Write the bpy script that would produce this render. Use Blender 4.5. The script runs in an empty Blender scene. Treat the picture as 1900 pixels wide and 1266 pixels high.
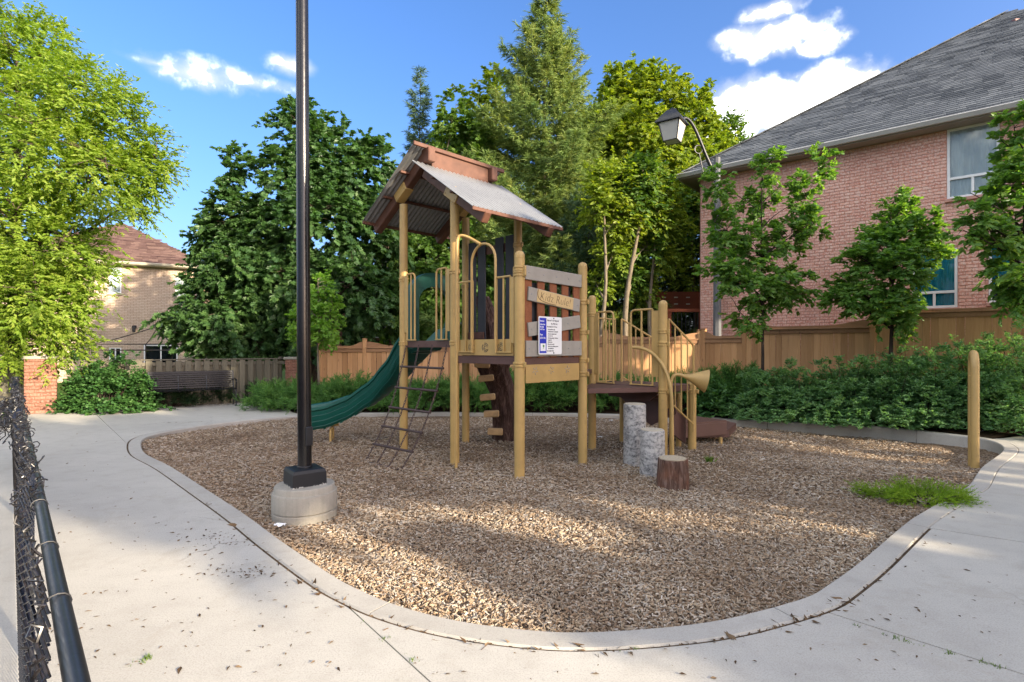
import bpy, bmesh, math, random
import numpy as np
from mathutils import Vector, Matrix
from mathutils.geometry import delaunay_2d_cdt, tessellate_polygon

# ------------------------------------------------------------------ camera, sky, sun, exposure
SC = bpy.context.scene
COL = SC.collection
EYE = 1.5            # eye height in metres
FPX = 1000.0         # focal length in photo pixels (photo 1900 x 1266)
HORIZON = 645.0

cam_d = bpy.data.cameras.new('camera')
cam_d.sensor_width = 36.0
cam_d.sensor_fit = 'HORIZONTAL'
cam_d.lens = 36.0 * FPX / 1900.0
cam_d.shift_y = (HORIZON - 633.0) / 1900.0
cam_d.clip_start = 0.02
cam_d.clip_end = 3000.0
cam = bpy.data.objects.new('camera', cam_d)
COL.objects.link(cam)
cam.location = (0, 0, EYE)
cam.rotation_euler = (math.radians(90), 0, 0)
SC.camera = cam

SUN_DIR = Vector((0.788, -0.616, 0.0)).normalized()
SUN_EL = math.radians(17)
SUN_ROT = math.atan2(SUN_DIR.x, SUN_DIR.y)

SC.view_settings.view_transform = 'Standard'
SC.view_settings.look = 'None'
SC.view_settings.gamma = 1.0
SC.view_settings.use_curve_mapping = False
SC.view_settings.exposure = 1.95

sun_d = bpy.data.lights.new('sun', 'SUN')
sun_d.energy = 3.4
sun_d.angle = math.radians(0.8)
sun_d.color = (1.0, 0.85, 0.63)
sun = bpy.data.objects.new('sun', sun_d)
COL.objects.link(sun)
to_sun = Vector((SUN_DIR.x * math.cos(SUN_EL), SUN_DIR.y * math.cos(SUN_EL), math.sin(SUN_EL)))
sun.rotation_euler = (-to_sun).to_track_quat('-Z', 'Y').to_euler()
sun.location = (20, -15, 20)

def px_dir(x, y):
    return ((x - 950.0) / FPX, (HORIZON - y) / FPX)

def make_world():
    w = bpy.data.worlds.new('World')
    SC.world = w
    w.use_nodes = True
    nt = w.node_tree
    nt.nodes.clear()
    N, L = nt.nodes.new, nt.links.new
    def math_(op, a, b=None, clamp=False):
        n = N('ShaderNodeMath'); n.operation = op; n.use_clamp = clamp
        for i, v in enumerate((a, b)):
            if v is None: continue
            if isinstance(v, (int, float)): n.inputs[i].default_value = v
            else: L(v, n.inputs[i])
        return n.outputs[0]
    out = N('ShaderNodeOutputWorld'); bg = N('ShaderNodeBackground')
    L(bg.outputs[0], out.inputs[0])
    sky = N('ShaderNodeTexSky'); sky.sky_type = 'NISHITA'; sky.sun_disc = False
    sky.sun_elevation = SUN_EL; sky.sun_rotation = SUN_ROT
    sky.altitude = 200; sky.air_density = 1.0; sky.dust_density = 5.0; sky.ozone_density = 4.0
    hs = N('ShaderNodeHueSaturation'); hs.inputs['Saturation'].default_value = 1.15; hs.inputs['Value'].default_value = 1.0
    L(sky.outputs[0], hs.inputs['Color'])
    tint = N('ShaderNodeMix'); tint.data_type = 'RGBA'; tint.blend_type = 'MULTIPLY'; tint.inputs[0].default_value = 1.0
    L(hs.outputs[0], tint.inputs[6]); tint.inputs[7].default_value = (.74, .65, .71, 1)
    tc = N('ShaderNodeTexCoord'); sep = N('ShaderNodeSeparateXYZ'); L(tc.outputs['Generated'], sep.inputs[0])
    X, Y, Z = sep.outputs
    az = math_('ARCTAN2', X, Y)
    el = math_('ARCSINE', Z)
    nz = N('ShaderNodeTexNoise'); nz.inputs['Scale'].default_value = 9.0; nz.inputs['Detail'].default_value = 9.0; nz.inputs['Roughness'].default_value = 0.58
    L(tc.outputs['Generated'], nz.inputs['Vector'])
    nz2 = N('ShaderNodeTexNoise'); nz2.inputs['Scale'].default_value = 34.0; nz2.inputs['Detail'].default_value = 6.0
    L(tc.outputs['Generated'], nz2.inputs['Vector'])
    nz3 = N('ShaderNodeTexNoise'); nz3.inputs['Scale'].default_value = 3.2; nz3.inputs['Detail'].default_value = 7.0
    L(tc.outputs['Generated'], nz3.inputs['Vector'])
    nn = math_('ADD', math_('MULTIPLY', math_('SUBTRACT', nz.outputs[0], 0.5), 2.6), math_('MULTIPLY', math_('SUBTRACT', nz2.outputs[0], 0.5), 1.1))
    # (photo x, y, half width, half height, density)
    clouds = [(365, 140, 105, 34, .85), (455, 150, 95, 16, .7), (545, 122, 42, 20, .8), (290, 118, 60, 12, .55),
              (1450, 66, 92, 36, 1.1), (1525, 78, 56, 24, 1.0), (1435, 22, 58, 20, .9), (1370, 72, 44, 22, .8),
              (1430, 205, 120, 50, 1.2), (1560, 165, 130, 48, 1.2), (1390, 190, 70, 42, 1.0), (1690, 190, 140, 60, 1.1), (1350, 250, 90, 40, 1.0)]
    m = None
    for (cx, cy, rx, ry, dens) in clouds:
        u, v = px_dir(cx, cy)
        a0 = math.atan2(u, 1.0); e0 = math.asin(v / math.sqrt(1 + u * u + v * v))
        k = math.cos(a0)
        ra = rx / FPX * k * k; re = ry / FPX * k / (1 + (v * k) ** 2)
        dx = math_('DIVIDE', math_('SUBTRACT', az, a0), ra)
        dy = math_('DIVIDE', math_('SUBTRACT', el, e0), re)
        d = math_('SQRT', math_('ADD', math_('MULTIPLY', dx, dx), math_('MULTIPLY', dy, dy)))
        d = math_('SUBTRACT', d, math_('MULTIPLY', nn, 0.72))
        s = math_('MULTIPLY', math_('SUBTRACT', 1.30, d), 1.25 * dens, clamp=True)
        m = s if m is None else math_('MAXIMUM', m, s)
    # denser cloud added only outside the view, as fill light for the shade
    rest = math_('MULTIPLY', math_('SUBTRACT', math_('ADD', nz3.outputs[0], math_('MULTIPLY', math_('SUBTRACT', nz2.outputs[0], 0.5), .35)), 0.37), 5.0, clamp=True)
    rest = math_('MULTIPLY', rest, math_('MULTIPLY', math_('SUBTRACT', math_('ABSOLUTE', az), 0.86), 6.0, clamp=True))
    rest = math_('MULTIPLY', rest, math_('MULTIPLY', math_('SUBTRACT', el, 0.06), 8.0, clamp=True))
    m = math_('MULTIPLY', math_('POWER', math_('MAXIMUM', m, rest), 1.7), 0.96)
    ccol = N('ShaderNodeMix'); ccol.data_type = 'RGBA'
    L(math_('ADD', math_('MULTIPLY', math_('SUBTRACT', nz2.outputs[0], 0.5), 3.0), math_('SUBTRACT', math_('MULTIPLY', m, .75), .22), clamp=True), ccol.inputs[0])
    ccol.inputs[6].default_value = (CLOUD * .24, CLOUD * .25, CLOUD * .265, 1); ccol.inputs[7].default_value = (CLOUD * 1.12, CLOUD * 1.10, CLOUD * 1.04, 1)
    mx = N('ShaderNodeMix'); mx.data_type = 'RGBA'
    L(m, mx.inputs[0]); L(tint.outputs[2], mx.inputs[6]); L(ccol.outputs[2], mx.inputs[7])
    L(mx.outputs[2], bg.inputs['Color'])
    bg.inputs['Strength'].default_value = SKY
SKY = 0.15
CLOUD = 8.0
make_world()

# ------------------------------------------------------------------ helpers
RNG = random.Random(7)
NPR = np.random.default_rng(11)
PI = math.pi

def V(*a): return Vector(a)
def P(x, y, Y):
    """the point at depth Y that the photo shows at pixel x, y"""
    return Vector(((x - 950.0) / FPX * Y, Y, EYE + (HORIZON - y) / FPX * Y))
def G(x, y, z=0.0):
    """the point of height z that the photo shows at pixel x, y (below the horizon)"""
    Y = (EYE - z) * FPX / (y - HORIZON)
    return Vector(((x - 950.0) / FPX * Y, Y, z))
def lerp(a, b, t): return a + (b - a) * t
def smooth(a, b, t):
    t = max(0.0, min(1.0, (t - a) / (b - a))); return t * t * (3 - 2 * t)
def catmull(pts, n=6, closed=False):
    pts = [Vector(p) for p in pts]; out = []
    m = len(pts)
    for i in range(m if closed else m - 1):
        if closed: p0, p1, p2, p3 = pts[i - 1], pts[i], pts[(i + 1) % m], pts[(i + 2) % m]
        else: p0, p1, p2, p3 = pts[max(i - 1, 0)], pts[i], pts[i + 1], pts[min(i + 2, m - 1)]
        for k in range(n):
            t = k / n
            out.append(0.5 * ((2 * p1) + (p2 - p0) * t + (2 * p0 - 5 * p1 + 4 * p2 - p3) * t * t + (3 * p1 - p0 - 3 * p2 + p3) * t ** 3))
    if not closed: out.append(pts[-1])
    return out
def arc_corner(a, c, b, r, n=6):
    """points a -> rounded corner at c -> b"""
    a, b, c = Vector(a), Vector(b), Vector(c)
    d1 = (a - c).normalized(); d2 = (b - c).normalized()
    p, q = c + d1 * r, c + d2 * r
    out = [a]
    for k in range(n + 1):
        t = k / n
        out.append((1 - t) ** 2 * p + 2 * t * (1 - t) * c + t * t * q)
    out.append(b)
    return out

class MB:
    """collects shapes, all in world metres, into one mesh"""
    def __init__(s): s.v = []; s.f = []; s.sm = []; s.rnd = []
    def add(s, vs, fs, smooth=False, rnd=0.0):
        o = len(s.v); s.v += [tuple(p) for p in vs]
        for f in fs: s.f.append([i + o for i in f]); s.sm.append(smooth); s.rnd.append(rnd)
        return s
    def obox(s, c, ax, ay, az, ch=0.0, rnd=0.0, skip=()):
        """box from centre and three half-extent vectors, with chamfered edges when ch > 0"""
        c, A = Vector(c), [Vector(ax), Vector(ay), Vector(az)]
        if ch <= 0:
            vs = [c + A[0] * i + A[1] * j + A[2] * k for i in (-1, 1) for j in (-1, 1) for k in (-1, 1)]
            fs = [(0, 1, 3, 2), (4, 6, 7, 5), (0, 4, 5, 1), (2, 3, 7, 6), (0, 2, 6, 4), (1, 5, 7, 3)]
            fs = [f for i, f in enumerate(fs) if i not in skip]
            return s.add(vs, fs, rnd=rnd)
        Ln = [a.length for a in A]; U = [a / l for a, l in zip(A, Ln)]
        ch = min(ch, min(Ln) * 0.49)
        vs = []; idx = {}
        for i in (-1, 1):
            for j in (-1, 1):
                for k in (-1, 1):
                    for ax_ in range(3):
                        e = [(l - (0 if q == ax_ else ch)) for q, l in enumerate(Ln)]
                        idx[(i, j, k, ax_)] = len(vs)
                        vs.append(c + U[0] * i * e[0] + U[1] * j * e[1] + U[2] * k * e[2])
        fs = []
        S = (-1, 1)
        for sg in S:
            fs.append([idx[(sg, -1, -1, 0)], idx[(sg, 1, -1, 0)], idx[(sg, 1, 1, 0)], idx[(sg, -1, 1, 0)]][::sg])
            fs.append([idx[(-1, sg, -1, 1)], idx[(-1, sg, 1, 1)], idx[(1, sg, 1, 1)], idx[(1, sg, -1, 1)]][::sg])
            fs.append([idx[(-1, -1, sg, 2)], idx[(1, -1, sg, 2)], idx[(1, 1, sg, 2)], idx[(-1, 1, sg, 2)]][::sg])
        for a in S:
            for b in S:
                fs.append([idx[(a, b, -1, 0)], idx[(a, b, 1, 0)], idx[(a, b, 1, 1)], idx[(a, b, -1, 1)]])
                fs.append([idx[(a, -1, b, 0)], idx[(a, 1, b, 0)], idx[(a, 1, b, 2)], idx[(a, -1, b, 2)]])
                fs.append([idx[(-1, a, b, 1)], idx[(1, a, b, 1)], idx[(1, a, b, 2)], idx[(-1, a, b, 2)]])
                for k in S: fs.append([idx[(a, b, k, 0)], idx[(a, b, k, 1)], idx[(a, b, k, 2)]])
        return s.add(vs, fs, rnd=rnd)
    def box(s, c, size, rz=0.0, ch=0.0, rnd=0.0, skip=()):
        cs, sn = math.cos(rz), math.sin(rz)
        return s.obox(c, V(cs, sn, 0) * size[0] / 2, V(-sn, cs, 0) * size[1] / 2, V(0, 0, size[2] / 2), ch, rnd, skip)
    def bar(s, a, b, w, h, up=(0, 0, 1), ch=0.0, rnd=0.0):
        """a straight bar of section w x h (h along up)"""
        a, b = Vector(a), Vector(b); d = b - a; u = Vector(up)
        side = d.cross(u).normalized(); u = side.cross(d).normalized()
        return s.obox((a + b) / 2, d / 2, side * w / 2, u * h / 2, ch, rnd)
    def tube(s, pts, r, n=10, caps=True, smooth=True, closed=False, rnd=0.0):
        pts = [Vector(p) for p in pts]; m = len(pts)
        rs = list(r) if hasattr(r, '__len__') else [r] * m
        tang = []
        for i in range(m):
            if closed: t = pts[(i + 1) % m] - pts[i - 1]
            else: t = pts[min(i + 1, m - 1)] - pts[max(i - 1, 0)]
            tang.append(t.normalized() if t.length > 1e-9 else V(0, 0, 1))
        ref = V(1, 0, 0) if abs(tang[0].x) < 0.8 else V(0, 1, 0)
        nx = (ref - tang[0] * ref.dot(tang[0])).normalized()
        vs = []
        for i in range(m):
            nx = nx - tang[i] * nx.dot(tang[i])
            nx = nx.normalized() if nx.length > 1e-9 else tang[i].orthogonal().normalized()
            ny = tang[i].cross(nx)
            for k in range(n):
                a = 2 * PI * k / n
                vs.append(pts[i] + (nx * math.cos(a) + ny * math.sin(a)) * rs[i])
        fs = []
        for i in range(m if closed else m - 1):
            j = (i + 1) % m
            for k in range(n):
                fs.append((i * n + k, i * n + (k + 1) % n, j * n + (k + 1) % n, j * n + k))
        s.add(vs, fs, smooth, rnd)
        if caps and not closed:
            o = len(s.v) - len(vs)
            s.f.append([o + k for k in range(n)][::-1]); s.sm.append(False); s.rnd.append(rnd)
            s.f.append([o + (m - 1) * n + k for k in range(n)]); s.sm.append(False); s.rnd.append(rnd)
        return s
    def lathe(s, c, prof, n=24, smooth=True, jitter=None):
        """profile of (radius, height) about a vertical axis at c"""
        c = Vector(c); vs = []; fs = []
        for (r, z) in prof:
            for k in range(n):
                a = 2 * PI * k / n
                q = r * (jitter(a, z) if jitter else 1.0)
                vs.append(c + V(q * math.cos(a), q * math.sin(a), z))
        for i in range(len(prof) - 1):
            for k in range(n):
                fs.append((i * n + k, i * n + (k + 1) % n, (i + 1) * n + (k + 1) % n, (i + 1) * n + k))
        s.add(vs, fs, smooth)
        o = len(s.v) - len(vs)
        s.f.append([o + k for k in range(n)][::-1]); s.sm.append(False); s.rnd.append(0)
        s.f.append([o + (len(prof) - 1) * n + k for k in range(n)]); s.sm.append(False); s.rnd.append(0)
        return s
    def prism(s, poly, vec, rnd=0.0):
        """a flat polygon pushed along vec"""
        vec = Vector(vec); poly = [Vector(p) for p in poly]; n = len(poly)
        vs = poly + [p + vec for p in poly]
        fs = [list(range(n))[::-1], [i + n for i in range(n)]]
        for i in range(n): fs.append([i, (i + 1) % n, n + (i + 1) % n, n + i])
        return s.add(vs, fs, rnd=rnd)
    def strip(s, rows, smooth=False, closed_u=False, rnd=0.0):
        """a sheet through rows of points"""
        m = len(rows[0]); vs = [p for r in rows for p in r]; fs = []
        for i in range(len(rows) - 1):
            for k in range(m if closed_u else m - 1):
                k2 = (k + 1) % m
                fs.append((i * m + k, i * m + k2, (i + 1) * m + k2, (i + 1) * m + k))
        return s.add(vs, fs, smooth, rnd)
    def mesh(s, name, mat, off=(0, 0, 0)):
        me = bpy.data.meshes.new(name)
        ox, oy, oz = off
        me.from_pydata([(p[0] - ox, p[1] - oy, p[2] - oz) for p in s.v], [], s.f)
        me.polygons.foreach_set('use_smooth', s.sm)
        if any(s.rnd):
            a = me.attributes.new('rnd', 'FLOAT', 'FACE'); a.data.foreach_set('value', s.rnd)
        if mat: me.materials.append(mat)
        bm = bmesh.new(); bm.from_mesh(me); bmesh.ops.recalc_face_normals(bm, faces=bm.faces); bm.to_mesh(me); bm.free()
        if any(s.sm): me.set_sharp_from_angle(angle=.75)
        return me

def fast_mesh(name, verts, loop_idx, loop_start, mat, rnd=None, smooth=False):
    me = bpy.data.meshes.new(name)
    me.vertices.add(len(verts)); me.vertices.foreach_set('co', np.ascontiguousarray(verts, np.float32).ravel())
    me.loops.add(len(loop_idx)); me.loops.foreach_set('vertex_index', np.ascontiguousarray(loop_idx, np.int32))
    me.polygons.add(len(loop_start)); me.polygons.foreach_set('loop_start', np.ascontiguousarray(loop_start, np.int32))
    me.polygons.foreach_set('use_smooth', np.full(len(loop_start), bool(smooth)))
    if rnd is not None:
        a = me.attributes.new('rnd', 'FLOAT', 'FACE'); a.data.foreach_set('value', np.ascontiguousarray(rnd, np.float32))
    me.update(calc_edges=True)
    if mat: me.materials.append(mat)
    return me

def tag(o, label=None, cat=None, group=None, kind=None):
    if label: o['label'] = label
    if cat: o['category'] = cat
    if group: o['group'] = group
    if kind: o['kind'] = kind
    return o
def link(name, me, parent=None, loc=None):
    o = bpy.data.objects.new(name, me); COL.objects.link(o)
    if parent is not None: o.parent = parent
    if loc is not None: o.location = loc
    return o

class Thing:
    """an Empty at the thing's base; its parts are given in world metres"""
    def __init__(s, name, label, cat, loc, group=None, kind=None):
        s.o = bpy.data.objects.new(name, None); COL.objects.link(s.o)
        s.loc = Vector(loc); s.o.location = s.loc; s.o.empty_display_size = 0.2
        tag(s.o, label, cat, group, kind)
    def part(s, name, mb, mat, parent=None, label=None, kind=None):
        me = mb.mesh(name, mat, s.loc) if isinstance(mb, MB) else mb
        o = link(name, me, parent or s.o)
        if label: o['label'] = label
        if kind: o['kind'] = kind
        return o
    def raw(s, name, me, parent=None, kind=None, label=None):
        """a mesh whose vertices are already relative to the base"""
        o = link(name, me, parent or s.o)
        if kind: o['kind'] = kind
        if label: o['label'] = label
        return o
    def inst(s, name, me, M, parent=None):
        """one more piece sharing mesh me, placed by world matrix M"""
        o = link(name, me, parent or s.o)
        o.matrix_local = Matrix.Translation(-s.loc) @ M
        return o
def single(name, mb, mat, label, cat, loc, group=None):
    o = link(name, mb.mesh(name, mat, loc)); o.location = loc
    return tag(o, label, cat, group)
def structure(name, me):
    return tag(link(name, me), kind='structure')

# ------------------------------------------------------------------ materials
class Mt:
    """small node-graph builder"""
    def __init__(s, name):
        s.m = bpy.data.materials.new(name); s.m.use_nodes = True
        s.nt = s.m.node_tree; s.b = s.nt.nodes['Principled BSDF']; s.out = s.nt.nodes['Material Output']
        s._tc = None
    def n(s, t, **kw):
        x = s.nt.nodes.new(t)
        for k, v in kw.items(): setattr(x, k, v)
        return x
    def l(s, a, b): s.nt.links.new(a, b)
    def tc(s, which='Object'):
        if s._tc is None: s._tc = s.n('ShaderNodeTexCoord')
        return s._tc.outputs[which]
    def pos(s):
        g = s.n('ShaderNodeNewGeometry'); return g.outputs['Position']
    def mapped(s, src, scale=(1, 1, 1)):
        m = s.n('ShaderNodeMapping'); s.l(src, m.inputs['Vector']); m.inputs['Scale'].default_value = scale; return m.outputs[0]
    def noise(s, vec, scale, detail=4, rough=.55, out=0, dist=0.0):
        x = s.n('ShaderNodeTexNoise'); s.l(vec, x.inputs['Vector']); x.inputs['Scale'].default_value = scale
        x.inputs['Detail'].default_value = detail; x.inputs['Roughness'].default_value = rough; x.inputs['Distortion'].default_value = dist
        return x.outputs[out]
    def voro(s, vec, scale, out=0, feature='F1'):
        x = s.n('ShaderNodeTexVoronoi', feature=feature); s.l(vec, x.inputs['Vector']); x.inputs['Scale'].default_value = scale
        return x.outputs[out]
    def ramp(s, f, stops):
        x = s.n('ShaderNodeValToRGB'); s.l(f, x.inputs[0]); e = x.color_ramp.elements
        while len(e) < len(stops): e.new(0.5)
        for q, (p, c) in zip(e, stops):
            q.position = p; q.color = (c, c, c, 1) if isinstance(c, (int, float)) else (*c, 1)
        return x.outputs[0]
    def math(s, op, a, b=0.0, clamp=False):
        x = s.n('ShaderNodeMath', operation=op); x.use_clamp = clamp
        for i, v in enumerate((a, b)):
            if isinstance(v, (int, float)): x.inputs[i].default_value = v
            else: s.l(v, x.inputs[i])
        return x.outputs[0]
    def mix(s, f, a, b, mode='MIX'):
        x = s.n('ShaderNodeMix', data_type='RGBA', blend_type=mode)
        for i, v in ((0, f), (6, a), (7, b)):
            if isinstance(v, (int, float)): x.inputs[i].default_value = v if i == 0 else (v, v, v, 1)
            elif isinstance(v, (tuple, list)): x.inputs[i].default_value = (*v[:3], 1)
            else: s.l(v, x.inputs[i])
        return x.outputs[2]
    def rnd(s):
        """a random number per piece: object random plus the mesh's own face value"""
        a = s.n('ShaderNodeAttribute', attribute_name='rnd'); o = s.n('ShaderNodeObjectInfo')
        return s.math('FRACT', s.math('ADD', a.outputs['Fac'], o.outputs['Random']))
    def face(s):
        return s.n('ShaderNodeAttribute', attribute_name='rnd').outputs['Fac']
    def bump(s, h, strength=.3, dist=.01):
        x = s.n('ShaderNodeBump'); x.inputs['Strength'].default_value = strength; x.inputs['Distance'].default_value = dist
        s.l(h, x.inputs['Height']); s.l(x.outputs[0], s.b.inputs['Normal']); return x
    def set(s, color=None, rough=None, metal=None, spec=None):
        for key, v in (('Base Color', color), ('Roughness', rough), ('Metallic', metal), ('Specular IOR Level', spec)):
            if v is None: continue
            if isinstance(v, (int, float)): s.b.inputs[key].default_value = v
            elif isinstance(v, (tuple, list)): s.b.inputs[key].default_value = (*v[:3], 1)
            else: s.l(v, s.b.inputs[key])
        return s

MAT = {}
def painted(name, c, rough=.4, var=.12, spec=.4, dirt=.25, scale=3.0, metal=0.0):
    m = Mt(name); p = m.pos()
    n1 = m.noise(p, scale, 5); n2 = m.noise(p, 40, 3)
    col = m.mix(m.ramp(n1, [(.35, 0.0), (.7, 1.0)]), tuple(x * (1 - var) for x in c), tuple(min(1, x * (1 + var)) for x in c))
    col = m.mix(m.math('MULTIPLY', m.ramp(m.noise(p, scale * 3.3, 7, .7), [(.52, 0.0), (.75, 1.0)]), dirt), col, tuple(x * .45 + .02 for x in c))
    m.set(col, m.math('ADD', m.math('MULTIPLY', n2, .22), rough - .1), metal, spec)
    m.bump(n2, .08, .003)
    MAT[name] = m.m; return m.m
def wood(name, c_lo, c_hi, along=(9, 9, .5), rough=.75, spec=.2, knots=True, tone=.35):
    m = Mt(name); o = m.tc('Object')
    r = m.rnd()
    off = m.n('ShaderNodeVectorMath', operation='ADD'); m.l(o, off.inputs[0])
    cmb = m.n('ShaderNodeCombineXYZ'); m.l(m.math('MULTIPLY', r, 37.0), cmb.inputs[0]); m.l(m.math('MULTIPLY', r, 71.0), cmb.inputs[2]); m.l(cmb.outputs[0], off.inputs[1])
    v = off.outputs[0]
    g = m.noise(m.mapped(v, tuple(a * 3 for a in along)), 2.0, 6, .65, dist=.6)
    g2 = m.noise(m.mapped(v, tuple(a * .6 for a in along)), 1.6, 3)
    col = m.mix(m.ramp(g, [(.3, 0.0), (.72, 1.0)]), c_lo, c_hi)
    col = m.mix(m.math('MULTIPLY', m.ramp(g2, [(.35, 0.0), (.7, 1.0)]), .45), col, tuple(x * .6 for x in c_lo))
    if knots:
        k = m.voro(m.mapped(v, (5, 5, 2.2)), 1.0)
        col = m.mix(m.ramp(k, [(.05, .85), (.13, 0.0)]), col, tuple(x * .28 for x in c_lo))
    col = m.mix(m.math('MULTIPLY', m.ramp(r, [(0.0, 0.0), (1.0, 1.0)]), tone * 1.3), col, tuple(x * .55 for x in c_lo))
    rr = m.math('FRACT', m.math('MULTIPLY', r, 7.31))
    col = m.mix(m.math('MULTIPLY', rr, tone), col, tuple(min(1, x * 1.35) for x in c_hi))
    m.set(col, rough, 0, spec); m.bump(g, .35, .004)
    MAT[name] = m.m; return m.m
def brickmat(name, c1, c2, c3, pale, rough=.9):
    m = Mt(name); p = m.pos(); r = m.rnd()
    col = m.ramp(r, [(0.0, c1), (.5, c2), (1.0, c3)])
    n = m.noise(p, 26, 5, .65); n2 = m.noise(p, 160, 2)
    col = m.mix(m.math('MULTIPLY', m.ramp(n, [(.44, 0.0), (.60, 1.0)]), .75), col, pale)
    col = m.mix(m.math('MULTIPLY', m.ramp(m.noise(p, 1.3, 4), [(.4, 0.0), (.75, 1.0)]), .3), col, tuple(x * .55 for x in c1))
    m.set(col, rough, 0, .15); m.bump(m.math('ADD', n, m.math('MULTIPLY', n2, .4)), .55, .006)
    MAT[name] = m.m; return m.m
def plain(name, c, rough=.6, metal=0.0, spec=.3):
    m = Mt(name).set(c, rough, metal, spec); MAT[name] = m.m; return m.m
def leafmat(name, c1, c2, c3, trans=.35, tcol=None, rough=.5, spec=.3):
    m = Mt(name); f = m.face()
    col = m.ramp(f, [(0.0, c1), (.5, c2), (1.0, c3)])
    geo = m.n('ShaderNodeNewGeometry')
    col2 = m.mix(m.math('MULTIPLY', geo.outputs['Backfacing'], .45), col, tuple(min(1, x * 1.25 + .015) for x in c2))
    m.set(col2, rough, 0, spec)
    t = m.n('ShaderNodeBsdfTranslucent')
    m.l(m.mix(1.0, col, tuple(x * 1.25 for x in (tcol or (1.5, 1.5, .5))), 'MULTIPLY'), t.inputs['Color'])
    ms = m.n('ShaderNodeMixShader'); ms.inputs[0].default_value = trans
    m.l(m.b.outputs[0], ms.inputs[1]); m.l(t.outputs[0], ms.inputs[2]); m.l(ms.outputs[0], m.out.inputs['Surface'])
    MAT[name] = m.m; return m.m

TAN = painted('tan_paint', (.45, .295, .105), .40, .10, .4, .38)
BROWN = painted('brown_coating', (.105, .052, .044), .45, .12, .4, .25)
REDBROWN = wood('redbrown_recycled_board', (.21, .075, .035), (.30, .115, .055), along=(6, 6, 6), knots=False, tone=.15)
GREYBOARD = painted('grey_recycled_board', (.32, .295, .255), .6, .08, .25, .15, 6)
SLATE = painted('slate_recycled_board', (.045, .047, .055), .6, .1, .25, .15, 6)
BEAM = painted('brown_beam_plastic', (.115, .052, .034), .55, .2, .3, .4, 9)
GREEN = painted('green_slide_plastic', (.004, .080, .062), .33, .08, .45, .18, 4)
TIN = painted('corrugated_metal', (.27, .275, .28), .30, .1, .5, .4, 2.2, .35)
BLACK = painted('black_gloss_paint', (.006, .006, .008), .20, .2, .45, .0, 5)
BLACKSAT = painted('black_satin_paint', (.012, .013, .017), .38, .2, .5, .2, 5)
CHAIN = painted('coated_chain', (.055, .032, .028), .5, .2, .4, .3, 12)
CEDAR = wood('cedar_board', (.44, .22, .095), (.62, .36, .18), tone=.42)
CEDARRAIL = wood('cedar_rail', (.27, .14, .07), (.40, .23, .125), along=(.5, 9, 9), tone=.3)
WEATHER = wood('weathered_board', (.085, .076, .054), (.17, .155, .115), tone=.35)
WEATHERRAIL = wood('weathered_rail', (.09, .08, .06), (.16, .145, .11), along=(.5, 9, 9), tone=.2)
PINKB = brickmat('pink_brick', (.62, .275, .205), (.70, .345, .26), (.74, .395, .305), (.82, .64, .55))
PINKM = painted('pink_mortar', (.54, .30, .24), .95, .1, .1, .2, 8)
BEIGEB = brickmat('beige_brick', (.48, .36, .265), (.54, .41, .31), (.58, .455, .35), (.62, .51, .41))
BEIGEM = painted('beige_mortar', (.30, .21, .145), .95, .1, .1, .2, 8)
REDB = brickmat('red_brick', (.19, .080, .055), (.24, .105, .073), (.28, .135, .095), (.33, .20, .15))
REDM = painted('red_mortar', (.20, .105, .07), .95, .1, .1, .2, 8)
SOFFIT = painted('eave_metal', (.30, .27, .235), .5, .08, .3, .25, 3)
GUTTER = painted('gutter_metal', (.45, .44, .42), .42, .05, .4, .3, 3)
BEIGETRIM = painted('beige_trim', (.52, .47, .36), .5, .05, .3, .15, 3)
WHITE = painted('white_vinyl', (.78, .78, .77), .4, .04, .4, .1, 3)
LOGW = None
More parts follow.
